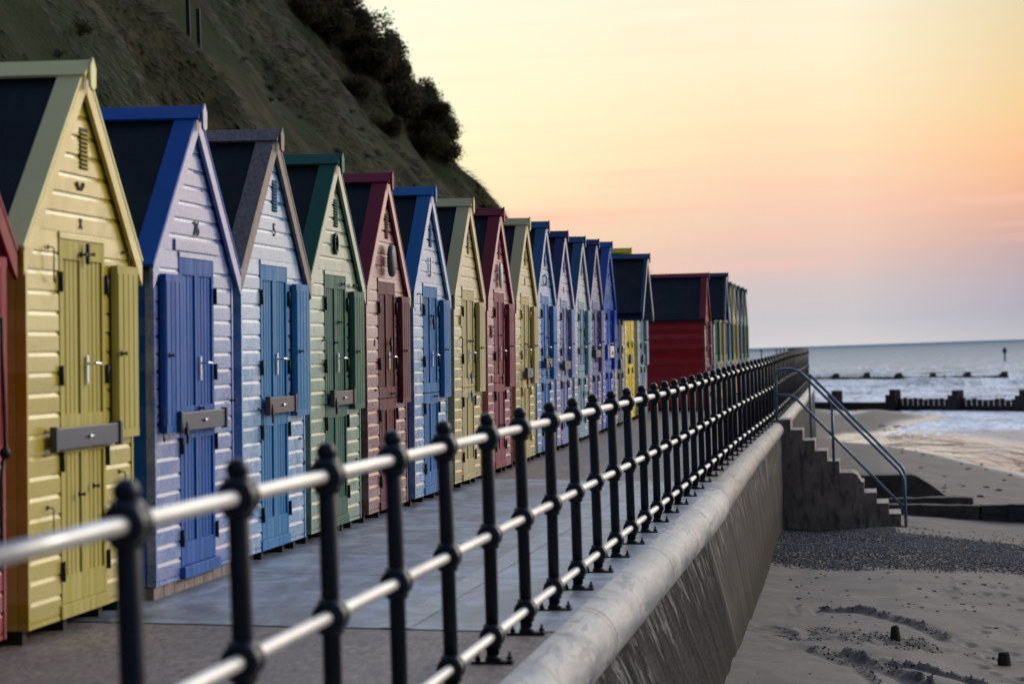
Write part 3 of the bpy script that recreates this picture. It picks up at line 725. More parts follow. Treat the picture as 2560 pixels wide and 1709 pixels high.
# --- H9 .. H14
text_mesh(h9, '1', HC, 2.20, .13, M['brownsign'])
b9 = bolt_bar(h9, .62, 1.24, 1.10, M['steelbar'], .04); padlock(b9, .64, 1.02); plateknob(h9, .82, 1.45); plateknob(h9, 1.0, 1.42); hook(h9, .3, 1.52, .12, 1, M['brass'])
MB().tube([(.01, HC + .02, 2.16), (.03, HC, 2.20), (.03, HC, 2.26), (.01, HC + .02, 2.30)], .016, 8).build('curved_sign', M['whiteplastic'], h10)
b10 = bolt_bar(h10, .50, 1.20, 1.18, M['steelbar'], .04); padlock(b10, .56, 1.08); padlock(b10, .9, 1.2); plateknob(h10, .9, 1.5); plateknob(h10, .4, 1.55)
text_mesh(h11, '1', HC, 2.16, .12, M['brownsign'])
b11 = bolt_bar(h11, .44, 1.20, 1.14, M['steelbar'], .04); padlock(b11, .48, 1.1); padlock(h11, .95, 1.88, .03); hook(h11, .5, 1.5, .13); padlock(h11, .9, .92, .03); plateknob(h11, 1.6, .8)
plateknob(h12, .6, 1.62); padlock(h12, .95, 1.62, .03); padlock(h12, 1.0, 1.46, .03); padlock(h12, 1.2, .72, .05); MB().box(.006, .04, 1.15, 1.25, .66, .74).build('lock_box', M['chrome'], h12, .004)
b13 = bolt_bar(h13, .40, 1.2, 1.25, M['rustbar'], .04); padlock(b13, .42, 1.22); padlock(h13, .95, 1.62, .04); plateknob(h13, 1.2, 1.5)
pl = MB().box(.02, .05, .74, 1.30, 1.16, 1.34).build('lock_plate', M['whiteplastic'], h14, .004); MB().box(.052, .07, .95, 1.05, 1.2, 1.26).build('tag', M['orange'], pl, .004)
MB().box(.01, .04, .44, .70, 1.14, 1.36).build('blue_plate', M['bluetag'], h14)
plateknob(h14, 1.0, 1.65); plateknob(h14, 1.2, 1.6)

# second set with the overhanging porch roof
OV = {'door': (.45, 1.2)}
h15 = make_hut(-4.17, 40.05, 'slateh', 'beach hut with dark slate doors under a blue-edged felt roof jutting forward', lean=1.0, over=.48, shutter=False, zscale=.985, vw=.03, finw=False)
h16 = make_hut(-4.20, 42.2, 'lemon', 'bright lemon yellow beach hut half hidden behind the jutting porch roof', lean=.8, zscale=1.045, shutter=False)
h17 = make_hut(-4.17, 44.3, 'ice', 'icy pale blue beach hut directly beside the lemon yellow hut', lean=.8, zscale=1.02)
for h in (h15, h16, h17): MB().box(.02, .05, .6, 1.0, 1.0, 1.16).build('lock_plate', M['steelbar'], h, .004)
padlock(h17, .95, 1.6, .03)
h18 = make_hut(-3.27, 49.5, 'scarlet', 'deep red beach hut standing forward of the row with its whole side wall showing', lean=.5, zscale=.955, side=PM['scarletside'], bargeroof=True)
far = [('farblue', 'blue far beach hut under a dark overhanging roof, right behind the deep red one'),
       ('fargreen', 'nearest green beach hut of the far group, beyond the dark overhanging roof'),
       ('farcream', 'nearer of the two cream huts in the far group beyond the deep red one'),
       ('fargrey', 'grey-blue far beach hut just beyond the nearer cream one'),
       ('fargreen', 'green far beach hut between the grey-blue one and the farther cream one'),
       ('farcream', 'farther cream beach hut near the end of the row, beside the last blue-grey hut'),
       ('fargrey', 'last but two far beach hut, blue-grey, just past the farther cream one'),
       ('fargreen', 'last but one far beach hut, pale green with dark green trim'),
       ('farolive', 'olive green beach hut at the very end of the row, against the sea')]
for i, (p, l) in enumerate(far):
    make_hut(-3.36 if i else -3.40, 51.75 + i * 1.98, p, l, lean=.6, zscale=.97, det=1, over=.40 if i == 0 else .010, shutter=i > 0, vw=.03 if i == 0 else .11)

# ------------------------------------------------------------------ beach
t = NT('beach sand'); n = t.noise(t.co(rand=False), 1.3, 5, .6); n1 = t.noise(t.co((1, .5, 1), rand=False), 9, 5, .65); n2 = t.noise(t.co(rand=False), 70, 4, .75)
c = t.mix(t.rng(n, .35, .65), (.095, .072, .055), (.165, .130, .106)); c = t.mix(t.rng(n1, .50, .66, 0, .5), c, (.085, .067, .054)); n5 = t.noise(t.co((1, .22, 1), rand=False), 20, 6, .75); c = t.mix(t.rng(n5, .60, .66, 0, .75), c, (.035, .030, .027))
c = t.mix(t.rng(n2, .60, .74, 0, .6), c, (.06, .052, .05))
o_ = t.sepz(); wet = t.rng(t.math('ADD', o_[2], t.math('MULTIPLY', n, .10)), -2.42, -2.30, 1, 0)
c = t.mix(wet, c, (.085, .078, .078)); att = t.n.new('ShaderNodeAttribute'); att.attribute_name = 'dug'; c = t.mix(t.math('MULTIPLY', att.outputs['Fac'], .9), c, (.050, .040, .030)); t.bump(t.math('ADD', n1, t.math('MULTIPLY', n2, .5)), .5, .02)
rr = t.rng(wet, 0, 1, .75, .12); M['sand'] = t.fin(c, rr, .5)
ys = np.concatenate([np.arange(8, 17, .25), np.arange(17, 31, .045), np.arange(31, 60, .16), np.arange(60, 130, .6), np.arange(130, 240, 1.5)])
xs = np.concatenate([np.arange(-1.9, 3.2, .04), np.arange(3.2, 14, .35), np.arange(14, 70, 4)])
YY, XX = np.meshgrid(ys, xs, indexing='ij')
X2 = XX + np.interp(YY, [0, 90, 150, 240], [0, 0, -3.2, -9]) * np.clip((3.2 - XX) / 5, 0, 1)
XX = X2; ZZ = beach_z(XX, YY)
ZZ = ZZ + (fbm(XX * .9, YY * .5, 4, 3) - .47) * .09 * np.clip((xshore(YY) - XX) / 2, 0, 1)
# churned-up strip with footprints and drag furrows round the sandcastles
def seg(ax, ay, bx, by):
    dx, dy = bx - ax, by - ay; L2 = dx * dx + dy * dy
    u = np.clip(((XX - ax) * dx + (YY - ay) * dy) / L2, 0, 1); return np.hypot((XX - ax - u * dx), (YY - ay - u * dy) * .55)
chn = np.clip(1.3 - seg(-.95, 24.6, .2, 24.2) / .42, 0, 1) + .6 * np.clip(1 - seg(.2, 24.2, 1.5, 23.6) / .30, 0, 1) + np.clip(1 - seg(-.75, 23.2, .05, 22.6) / .28, 0, 1)
lump = fbm(XX * 6, YY * 3.2, 4, 9) - .47
ZZ += np.clip(chn, 0, 1) * lump * .16
DUG = np.clip(chn, 0, 1) * np.clip((fbm(XX * 7, YY * 2.6, 4, 19) - .40) * 6, 0, 1)
def ridge(pts, w_=.05, h=.03, sd=1):
    global ZZ, DUG
    d = np.full(XX.shape, 9.)
    for a, b in zip(pts[:-1], pts[1:]): d = np.minimum(d, seg(*a, *b))
    DUG = np.maximum(DUG, np.exp(-(d / w_ / 1.1) ** 2) * np.clip(.3 + 1.4 * fbm(XX * 9, YY * 5, 3, sd), 0, 1)) if h > 0 else DUG
    ZZ += np.exp(-(d / w_) ** 2) * h * (.1 + 1.9 * vnoise(XX * 26, YY * 17, sd) * vnoise(XX * 9, YY * 5, sd + 3) * 1.6) - np.exp(-((d - w_ * 1.9) / w_) ** 2) * h * .5
ridge([(-.55, 27.6), (-.1, 27.4), (.45, 26.0), (.7, 25.0)], .06, .045, 4)
ridge([(-.25, 22.9), (.05, 21.9), (.35, 20.9), (.62, 20.1)], .075, .05, 5)
ridge([(.15, 22.4), (.6, 21.9), (1.1, 21.2), (1.6, 20.6), (2.2, 20.1)], .035, .04, 6)
ridge([(-.6, 23.0), (-.2, 21.8), (.0, 20.6), (.1, 19.2)], .04, .022, 7)
ridge([(-.9, 27.9), (-.85, 26.9)], .03, -.02, 8); ridge([(-.7, 27.8), (-.6, 26.9)], .03, -.02, 8)
for yk, hk in ((33.2, .03), (29.2, .035), (25.6, .05), (21.4, .035), (19.6, .03)):     # low terraces of washed sand
    e = np.clip((YY - (yk + .35 * np.clip(XX + 1.3, 0, 2) * .3 + .15 * vnoise(XX * 2, YY * .3, 5))) / .12, 0, 1); ZZ -= hk * e * np.clip(1.2 - (XX + 1.2) * .8, 0, 1) * .8
for _ in range(46):                                     # footprints, mostly to the right
    px, py = random.uniform(.9, 2.3), random.uniform(20.5, 33); r2 = ((XX - px) / .055) ** 2 + ((YY - py) / .14) ** 2
    ZZ += -np.exp(-r2) * .030 + np.exp(-(np.sqrt(r2) - 1.6) ** 2 * 3) * .012
# shingle bank at the foot of the steps
sh = np.clip(1 - np.abs(YY - 38.4) / 5.2, 0, 1) * np.clip((3.4 - XX) / 2.5, 0, 1); ZZ += .07 * np.minimum(1, sh * 1.6)
SANDV = np.stack([XX, YY, ZZ], -1).reshape(-1, 3)
o = npmesh('beach', SANDV, grid_faces(len(ys), len(xs))[:, ::-1], M['sand'], None, True); o['kind'] = 'structure'
at_ = o.data.attributes.new('dug', 'FLOAT', 'POINT'); at_.data.foreach_set('value', DUG.astype(np.float32).ravel())
def sand_at(x, y):
    j = np.argmin(np.abs(ys - y)); row = XX[j]; return float(np.interp(x, row, ZZ[j]))

# shingle
def stone_proto(sd):
    rng = np.random.default_rng(sd); import bmesh
    bm = bmesh.new(); bmesh.ops.create_icosphere(bm, subdivisions=1, radius=1)
    V = np.array([v.co[:] for v in bm.verts]); F = np.array([[v.index for v in f.verts] for f in bm.faces]); bm.free()
    V = V * (1 + rng.uniform(-.22, .22, (len(V), 1))) * np.array([1, .75 + rng.random() * .3, .6]); return V, F
def stones_mesh(P, S, mat, name, protos):
    Vs, Fs = [], []; off = 0
    for p, s in zip(P, S):
        V, F = protos[RNG.integers(len(protos))]; a = RNG.random() * 6.28; c_, s_ = math.cos(a), math.sin(a)
        W = V @ np.array([[c_, s_, 0], [-s_, c_, 0], [0, 0, 1]]) * s + p; Vs.append(W); Fs.append(F + off); off += len(V)
    return npmesh(name, np.concatenate(Vs), np.concatenate(Fs), mat, None, False)
t = NT('flint pebbles'); gi = t.n.new('ShaderNodeNewGeometry'); rp = t.n.new('ShaderNodeValToRGB'); t.l.new(gi.outputs['Random Per Island'], rp.inputs[0])
ramp_set(rp, [(0, (.010, .012, .018, 1)), (.35, (.014, .017, .030, 1)), (.6, (.022, .026, .042, 1)), (.84, (.045, .042, .045, 1)), (.95, (.13, .13, .16, 1)), (.99, (.40, .42, .55, 1))])
rp.color_ramp.interpolation = 'CONSTANT'; M['pebble'] = t.fin(rp.outputs[0], .55, .25)
protos = [stone_proto(i) for i in range(6)]
P, S = [], []
while len(P) < 30000:
    y = RNG.uniform(32.8, 43.4); x = RNG.uniform(float(xfoot(y)) - .02, 3.6); edge = 33.4 + .9 * vnoise(np.array(x * 1.3), np.array(2.0), 3) + max(0, x) * .1
    dens = min(1, max(0, (y - edge) / .8)) * min(1, max(0, (3.5 - x) / 1.4)) * (1 if y < 40.5 or x > .5 else .75)
    if x > .4 and y > 39.5: dens *= max(.03, 1 - (y - 39.5) / 1.5)
    if RNG.random() > dens: continue
    s = .008 + .013 * RNG.random() ** 2 + (.02 * RNG.random() if RNG.random() < .03 else 0); P.append((x, y, sand_at(x, y) + s * .25)); S.append(s)
o = stones_mesh(P, S, M['pebble'], 'shingle', protos); o['kind'] = 'stuff'; o['label'] = 'bank of dark flint shingle at the foot of the steps'; o['category'] = 'shingle'
smesh = []
for i in range(5):
    V, F = protos[i]; me = bpy.data.meshes.new('beach_stone'); me.from_pydata(V.tolist(), [], F.tolist()); me.materials.append(plain('dark stone %d' % i, (.022, .022, .026), .5) if i == 0 else smesh[0].materials[0]); smesh.append(me)
def loose(n, xr, yr, sr, label, group):
    for _ in range(n):
        x, y = random.uniform(*xr), random.uniform(*yr)
        if x < float(xfoot(y)) + .05: x = float(xfoot(y)) + random.uniform(.05, .4)
        s = random.uniform(*sr); ob = bpy.data.objects.new('beach_stone', random.choice(smesh)); COL.objects.link(ob); ob.location = (x, y, sand_at(x, y) + s * .2)
        ob.scale = (s * 1.4, s, s * .8); ob.rotation_euler = (0, 0, random.uniform(0, 6)); tag(ob, label, 'stone', group)
loose(60, (-1.1, 2.2), (26, 33.6), (.012, .032), 'small dark stone lying loose on the smooth sand in front of the shingle bank', 'loose stones in front of the shingle')
loose(22, (-1.2, 2.2), (19, 26), (.008, .018), 'tiny dark stone on the churned sand around the sandcastles', 'tiny stones near the sandcastles')
loose(60, (1.0, 5.0), (49, 92), (.04, .08), 'dark stone lying on the far sand beyond the concrete beam', 'stones on the far sand')
loose(30, (.5, 3.5), (100, 116), (.05, .11), 'dark stone at the edge of the wet runnel', 'stones beside the wet runnel')
# crumbs of dug sand
P, S = [], []
dj, di = np.nonzero((DUG > .35) & (YY < 31)); pick_ = RNG.choice(len(dj), min(7000, len(dj)), replace=False)
for q in pick_:
    P.append((XX[dj[q], di[q]] + RNG.uniform(-.02, .02), YY[dj[q], di[q]] + RNG.uniform(-.02, .02), ZZ[dj[q], di[q]] + .002)); S.append(.004 + .012 * RNG.random() ** 3)
CR = (P, S)
# sandcastles
t = NT('damp sand'); n = t.noise(t.co(), 60, 4, .7); c = t.mix(t.rng(n, .3, .7), (.028, .023, .018), (.065, .055, .043)); t.bump(n, .8, .006); M['damp'] = t.fin(c, .9, .2)
o = stones_mesh(CR[0], CR[1], M['damp'], 'sand_crumbs', protos); tag(o, 'crumbs of damp dug sand round the furrows', 'sand crumbs', None, 'stuff')
def castle(x, y, top, r0, r1, h, label):
    mb = MB(); n = 20; prof = [(r0, 0), (r0 * .985, h * .12), (r1 + (r0 - r1) * .45, h * .55), (r1 * 1.02, h * .93), (r1 * .9, h * .985), (r1 * .5, h * (1.0 if top == 'flat' else 1.06))]
    mb.lathe(prof, (0, 0, 0), n)
    for i, v in enumerate(mb.v):
        k = 1 + .10 * (float(vnoise(np.array(v[0] * 60 + 50), np.array(v[2] * 40 + v[1] * 60), 3)) - .5); mb.v[i] = (v[0] * k, v[1] * k, v[2] + (.012 * (float(vnoise(np.array(v[0] * 50 + 9), np.array(v[1] * 50), 8)) - .5) if v[2] > h * .8 else 0))
    o = mb.build('sandcastle', M['damp']); o.location = (x, y, sand_at(x, y) - .01); tag(o, label, 'sandcastle'); return o
castle(.19, 24.15, 'round', .056, .036, .142, 'round-topped bucket sandcastle in the middle of the churned sand')
castle(1.20, 23.45, 'flat', .066, .052, .135, 'flat-topped bucket sandcastle near the right edge of the photo')

# ------------------------------------------------------------------ steps with handrail
t = NT('step concrete'); n = t.noise(t.co(rand=False), 2.5, 5, .6); n1 = t.noise(t.co((1, 1, .3), rand=False), 9, 4, .6)
c = t.mix(t.rng(n, .35, .65), (.22, .175, .14), (.38, .31, .26)); c = t.mix(t.rng(n1, .50, .64, 0, .7), c, (.06, .05, .042)); t.bump(n1, .4, .01); M['step'] = t.fin(c, .75, .4)
st = empty('beach_steps', (-1.6, 43.7, 0)); tag(st, 'flight of concrete steps going down from the promenade to the shingle', 'steps')
NS = 10; g_, r_ = .212, .193; ztop = float(zg(44)) + .02
poly = [(-.12, ztop)]
xq = 0.0; zq = ztop
for i in range(NS):
    poly.append((xq + g_, zq))
    if i == 5: poly.append((xq + g_ + .09, zq - .03)); poly.append((xq + g_ * 1.8, zq - r_ * .9)); 
    zq -= r_; xq += g_
    if i != 5: poly.append((xq, zq))
poly += [(xq + .05, zq), (xq + .05, -2.3), (-.12, -2.3)]
pp = []
for p in poly:
    if not pp or (abs(p[0] - pp[-1][0]) + abs(p[1] - pp[-1][1])) > 1e-3: pp.append(p)
MB().prism(pp, 'y', 0, 1.25).build('stair_flight', M['step'], st, .012)
tr = M['tread'] = plain('worn tread', (.30, .275, .25), .7, var=.25, sc=12)
for i in range(NS):
    if i in (5,): continue
    MB().box(i * g_ - (.0 if i else .1) + .004, (i + 1) * g_ + .006, -.006, 1.256, ztop - i * r_ + .003, ztop - i * r_ + .017).build('tread', tr, st, .006)
hr_ = empty('steps_handrail', (-1.6, 43.7, 0)); tag(hr_, 'grey-blue tubular handrail running down the side of the beach steps', 'handrail')
def arc(a, b, c_, r, n=5):
    a, b, c_ = Vector(a), Vector(b), Vector(c_); u = (a - b).normalized(); v = (c_ - b).normalized(); p, q = b + u * r, b + v * r
    return [tuple((p * (1 - t_) ** 2 + b * 2 * t_ * (1 - t_) + q * t_ ** 2)) for t_ in np.linspace(0, 1, n)]
def loop(pts, r=.12):
    out = [pts[0]]
    for i in range(1, len(pts) - 1): out += arc(pts[i - 1], pts[i], pts[i + 1], min(r, (Vector(pts[i]) - Vector(pts[i - 1])).length * .45, (Vector(pts[i + 1]) - Vector(pts[i])).length * .45))
    return out + [pts[-1]]
for yk, lab in ((.03, 0), (1.2, 1)):
    if lab == 0:
        MB().tube(loop([(-.03, yk, .12), (-.03, yk, 1.055), (.36, yk, 1.055), (2.19, yk, -.90), (2.2, yk, -1.98)], .16), .026, 12).build('top_rail', M['bluerail'], hr_)
        MB().tube(loop([(-.03, yk, .59), (.26, yk, .59), (2.19, yk, -1.50)], .16), .024, 12).build('lower_rail', M['bluerail'], hr_)
        MB().tube([(.96, yk, -.76), (.96, yk, .40)], .026, 12).lathe([(.05, -.76), (.05, -.74)], (.96, yk, 0), 12).build('baluster', M['bluerail'], hr_)
    else:
        MB().tube(loop([(.55, yk, .93), (2.22, yk, -.86), (2.22, yk, -1.98)], .12), .026, 12).build('top_rail', M['bluerail'], hr_)
        MB().tube([(.55, yk, .93), (.55, yk, -.36)], .024, 10).build('baluster', M['bluerail'], hr_)
# concrete and timber lying behind the steps
def beam(name, p0, p1, w, h, mat, label, cat, rough=.02, taper=0):
    p0, p1 = Vector(p0), Vector(p1); d = p1 - p0; L = d.length; n = 16; V = []; ring = 8
    for i in range(n + 1):
        u = i / n; k = 1 - taper * max(0, u - .8) / .2
        for j, (a, b) in enumerate(((-1, -1), (0, -1.02), (1, -1), (1.02, 0), (1, 1), (0, 1.02), (-1, 1), (-1.02, 0))):
            q = float(vnoise(np.array(u * 9 + j * 3.1), np.array(L + h * 7), 5)) - .5
            V.append((u * L, a * w / 2 * k + q * rough, b * h / 2 * k + q * rough + h / 2))
    F = [(i * ring + j, i * ring + (j + 1) % ring, (i + 1) * ring + (j + 1) % ring, (i + 1) * ring + j) for i in range(n) for j in range(ring)]
    mb = MB(); mb.v = V; mb.f = F + [tuple(reversed(range(ring))), tuple(n * ring + j for j in range(ring))]; mb.sm = [False] * len(mb.f)
    o = mb.build(name, mat, None, .015); o.location = p0; o.rotation_euler = (0, -math.asin(d.z / L), math.atan2(d.y, d.x)); tag(o, label, cat); return o
t = NT('rough concrete'); n = t.noise(t.co(), 4, 6, .65); n1 = t.noise(t.co(), 22, 4, .7); c = t.mix(t.rng(n, .35, .65), (.055, .045, .040), (.125, .108, .098)); t.bump(n1, .6, .02); M['rconc'] = t.fin(c, .8, .3)
t = NT('tarred timber'); n = t.noise(t.co((1, 9, 9)), 3, 5, .65); c = t.mix(t.rng(n, .35, .65), (.028, .031, .040), (.085, .085, .095)); t.bump(n, .6, .02); M['tar'] = t.fin(c, .75, .3)
bl = MB().prism([(-.3, -1.9), (1.75, -2.05), (1.55, -1.72), (1.25, -1.48), (.95, -1.28), (.85, -1.245), (-.3, -1.235)], 'y', 50.2, 51.0).build('concrete_block', M['rconc'], None, .02); tag(bl, 'grey concrete block with a crumbled sloping end, half buried behind the steps', 'concrete block')
beam('concrete_slab', (.15, 49.2, -1.86), (2.02, 49.0, -1.83), .45, .20, M['rconc'], 'rounded brown concrete slab lying between the grey block and the long low beam', 'concrete slab', .03, .35)
beam('concrete_beam', (.28, 47.6, -2.06), (2.06, 47.2, -2.10), .35, .40, M['rconc'], 'long low brown concrete beam running out from behind the foot of the steps', 'concrete beam')
tb = empty('timber_beam', (2.08, 47.18, -2.10)); tag(tb, 'dark double-plank timber beam continuing the concrete beam toward the sea', 'timber beam')
for k_ in range(2): MB().box(0, 6, -.16, .16, .02 + k_ * .2, .205 + k_ * .2).build('plank', M['tar'], tb, .012)
MB().box(.5, .62, -.20, -.165, .0, .42).build('cleat', M['tar'], tb, .01)

# ------------------------------------------------------------------ sea
t = NT('sea water'); o_ = t.sepz(); X_, Y_ = o_[0], o_[1]
b1 = t.noise(t.co((.9, .35, 1), rand=False), 1.1, 5, .65, .3); b2 = t.noise(t.co((.10, .028, 1), rand=False), 1.0, 6, .65, .3)
fleck1 = t.noise(t.co((.55, .14, 1), rand=False), 1.0, 7, .72, .8); fleck2 = t.noise(t.co((2.2, .7, 1), rand=False), 1.3, 6, .75, .4)
near = t.rng(Y_, 225, 300, 1, 0)
fm = t.math('ADD', t.math('MULTIPLY', fleck1, .6), t.math('MULTIPLY', fleck2, .4))
band = t.math('ADD', fm, t.math('MULTIPLY', near, .045)); band = t.math('ADD', band, t.rng(Y_, 120, 150, .03, 0)); band = t.math('SUBTRACT', band, t.rng(Y_, 110, 100, 0, .2))
foam_glint = t.rng(band, .49, .54)
foam_glint = t.math('MULTIPLY', foam_glint, t.rng(t.math('DIVIDE', 1000.0, Y_), .2, 2.8, .12, 1))  # white far out is surf plus glints painted into the water colour
n3 = t.noise(t.co((.05, .02, 1), rand=False), 1.0, 4)
shal = t.rng(Y_, 120, 260, 1, 0)
deep = t.mix(shal, (.03, .15, .27), (.09, .14, .24)); deep = t.mix(t.rng(n3, .4, .6, 0, .5), deep, (.045, .21, .35))
shallow = t.rng(t.math('ADD', Y_, t.math('MULTIPLY', X_, 5.0)), 112, 126, 1, 0); foam_glint = t.math('MULTIPLY', foam_glint, t.math('MAXIMUM', t.rng(t.math('ADD', Y_, t.math('MULTIPLY', X_, 7.0)), 105, 113, .05, 1), 0.0)); c = t.mix(foam_glint, deep, (.86, .92, 1.0))
bp1 = t.n.new('ShaderNodeBump'); bp1.inputs['Strength'].default_value = .55; bp1.inputs['Distance'].default_value = .35; t.l.new(b1, bp1.inputs['Height'])
bp2 = t.n.new('ShaderNodeBump'); bp2.inputs['Strength'].default_value = .8; bp2.inputs['Distance'].default_value = 3.0; t.l.new(b2, bp2.inputs['Height']); t.l.new(bp1.outputs[0], bp2.inputs['Normal'])
t.l.new(bp2.outputs[0], t.b.inputs['Normal'])
t.b.inputs['IOR'].default_value = 1.33
rr_ = t.mix(shallow, t.rng(foam_glint, 0, 1, .28, .8), t.rng(foam_glint, 0, 1, .05, .5)); t.fin(c, rr_, .16); t.l.new(t.math('ADD', t.rng(shallow, 0, 1, 0, .8), t.rng(t.math('DIVIDE', 1000.0, Y_), .15, 3.5, 0, .10)), t.b.inputs['Specular IOR Level']); t.l.new(t.rng(shallow, 0, 1, .9, .55), bp2.inputs['Strength']); t.l.new(t.rng(shallow, 0, 1, .6, .4), bp1.inputs['Strength']); M['sea'] = t.m
ysw = np.concatenate([np.arange(58, 130, .6), np.arange(130, 320, .45), 320 * np.exp(np.linspace(0, math.log(45000 / 320), 160))])
xsw = np.concatenate([-np.geomspace(30000, 14, 50), np.arange(-13, 22, .4), np.geomspace(22.5, 30000, 60)])
YY_, XX_ = np.meshgrid(ysw, xsw, indexing='ij')
amp = np.interp(YY_, [58, 104, 112, 150, 200, 500, 1200], [0, 0, .02, .07, .16, .22, 0])
Zs = SEA + .03 + amp * (fbm(XX_ * .22, YY_ * .07, 4, 21) - .47) * 2.4
for yc, wd, hh, sd in ((196, 3.0, .62, 3), (228, 4.0, .45, 5), (252, 4, .3, 7), (168, 2.2, .22, 9), (300, 6, .5, 11), (360, 8, .55, 12)):
    yl = yc + (vnoise(XX_ * .12, XX_ * 0 + sd, sd) - .5) * 9 - XX_ * .35
    e = (YY_ - yl) / wd; Zs += hh * np.exp(-np.where(e < 0, e * 1.8, e) ** 2) * (.15 + 1.1 * vnoise(XX_ * .17 + sd, XX_ * 0 + 2.0, sd + 3))
o = npmesh('sea', np.stack([XX_, YY_, Zs], -1).reshape(-1, 3), grid_faces(len(ysw), len(xsw))[:, ::-1], M['sea'], None, True); o['kind'] = 'structure'

# groynes
t = NT('groyne timber'); n = t.noise(t.co((3, 3, .6)), 3, 5); c = t.mix(t.rng(n, .35, .65), (.014, .013, .014), (.05, .045, .042)); M['groyne'] = t.fin(c, .7, .3)
def groyne(name, p0, p1, zt0, zt1, zb, big, gap_from, label, post=3.6, ph=.75, pw=.36, pick=.40, pk=.24, off=0.0):
    p0, p1 = Vector((p0[0], p0[1], 0)), Vector((p1[0], p1[1], 0)); d = p1 - p0; L = d.length; a = math.atan2(d.y, d.x)
    r = empty(name, (p0.x, p0.y, 0), (0, 0, a)); tag(r, label, 'groyne')
    u = 0.1; k = 0
    while u < L:
        zt = zt0 + (zt1 - zt0) * u / L
        if ((u - off) / post) % 1.0 < pick / post * .99:
            MB().box(u - pw / 2, u + pw / 2, -pw / 2, pw / 2, zb - 1, zt + ph + random.uniform(-.08, .08)).build('post', M['groyne'], r, .03)
            if random.random() < .8: MB().box(u - pw * .9, u + pw * .9, -pw * .8, -pw * .5, zb, zt + ph * .45).build('brace', M['groyne'], r, .02)
        elif u > gap_from:
            MB().box(u - pk / 2, u + pk / 2, -.06, .06, zb - .6, zt + random.uniform(-.05, .05)).build('pile', M['groyne'], r, .02)
        u += pick; k += 1
    MB().box(0, L, .07, .17, zb - .6, zt0 - .35).build('plank', M['groyne'], r) if False else MB().box(0, L, .07, .15, zb - .5, zb + (.42 if gap_from > 0 else .36)).build('plank', M['groyne'], r)
    if gap_from > 0: MB().box(0, gap_from, -.12, .06, zb - .6, zt0 - .28).build('low_board', M['groyne'], r)
    return r
groyne('groyne', (-4.2, 152), (14, 126), -1.72, -1.84, -2.6, True, 9.9, 'nearer timber groyne of thick dark posts and pickets crossing the beach into the surf', post=6.0, ph=.48, pw=.50, pick=.5, pk=.34, off=4.0)
groyne('groyne', (-7, 284), (14.2, 252), -2.12, -2.2, -2.6, False, 0, 'farther low timber groyne standing in the breaking waves near the horizon', post=6.3, ph=.42, pw=.50, pick=.7, pk=.38)
mk = empty('marker_post', (24.9, 448, SEA)); tag(mk, 'lone dark marker post standing out at sea near the right edge', 'marker post')
MB().box(-.14, .14, -.14, .14, -1, 2.6).build('post', M['groyne'], mk); MB().box(-.34, .34, -.2, .2, 1.55, 2.35).build('topmark', M['groyne'], mk)

# ------------------------------------------------------------------ cliff behind the huts
PS = [0, 1.5, 3.0, 5.5, 10.3, 13.6, 17.5, 24, 34, 60]; PZ = [0.1, 1.1, 3.3, 6.9, 13.2, 17.0, 19.8, 22.5, 24, 25]
def foot_x(Y): return np.where(Y < 82, -7.3, -7.3 - (Y - 82) * .55)
def cliff_z(X, Y):
    s = np.maximum(0, foot_x(Y) - X); s2 = s + (fbm(Y * .16, s * .11, 4, 31) - .47) * 2.6 * np.clip(s / 3, 0, 1)
    return np.interp(s2, PS, PZ) + (fbm(X * .7, Y * .45, 4, 41) - .47) * .9 * np.clip(s / 2, 0, 1)
ysc = np.concatenate([np.arange(6, 40, .35), np.arange(40, 100, .5)]); sc_ = np.concatenate([np.arange(0, 20, .28), np.arange(20, 60, 1.5)])
YC, SC = np.meshgrid(ysc, sc_, indexing='ij'); XC = foot_x(YC) - SC; ZC = cliff_z(XC, YC)
t = NT('cliff earth and grass'); 
g = t.noise(t.co((.55, .35, .55), rand=False), 1.5, 8, .72, 1.0); g2 = t.noise(t.co((1, .5, 1), rand=False), .40, 6, .68); g3 = t.noise(t.co((1, .4, 1), rand=False), 5, 6, .75)
c = t.mix(t.rng(g, .36, .66), (.018, .020, .010), (.080, .070, .038)); c = t.mix(t.rng(g2, .46, .58, 0, .85), c, (.026, .036, .014)); c = t.mix(t.rng(g3, .5, .7, 0, .3), c, (.06, .055, .038))
t.bump(t.math('ADD', g, g3), .9, .12); M['cliff'] = t.fin(c, .95, .05)
o = npmesh('cliff', np.stack([XC, YC, ZC], -1).reshape(-1, 3), grid_faces(len(ysc), len(sc_)), M['cliff'], None, True); o['kind'] = 'structure'
def leafmat(name, a, b, tr=.3):
    t = NT(name); gi = t.n.new('ShaderNodeNewGeometry'); n = t.noise(t.co(rand=True), 1.2, 3)
    f = t.math('ADD', t.math('MULTIPLY', gi.outputs['Random Per Island'], .6), t.math('MULTIPLY', n, .4)); c = t.mix(t.rng(f, .2, .8), a, b); t.fin(c, .7, .15)
    tb_ = t.n.new('ShaderNodeBsdfTranslucent'); t.l.new(c, tb_.inputs[0]); mx = t.n.new('ShaderNodeMixShader'); mx.inputs[0].default_value = tr
    t.l.new(t.b.outputs[0], mx.inputs[1]); t.l.new(tb_.outputs[0], mx.inputs[2]); t.l.new(mx.outputs[0], t.out.inputs[0]); return t.m
M['tuft'] = leafmat('dry grass', (.016, .028, .008), (.090, .086, .040), .25)
M['leaf'] = leafmat('scrub leaves', (.014, .018, .009), (.075, .060, .030), .5)
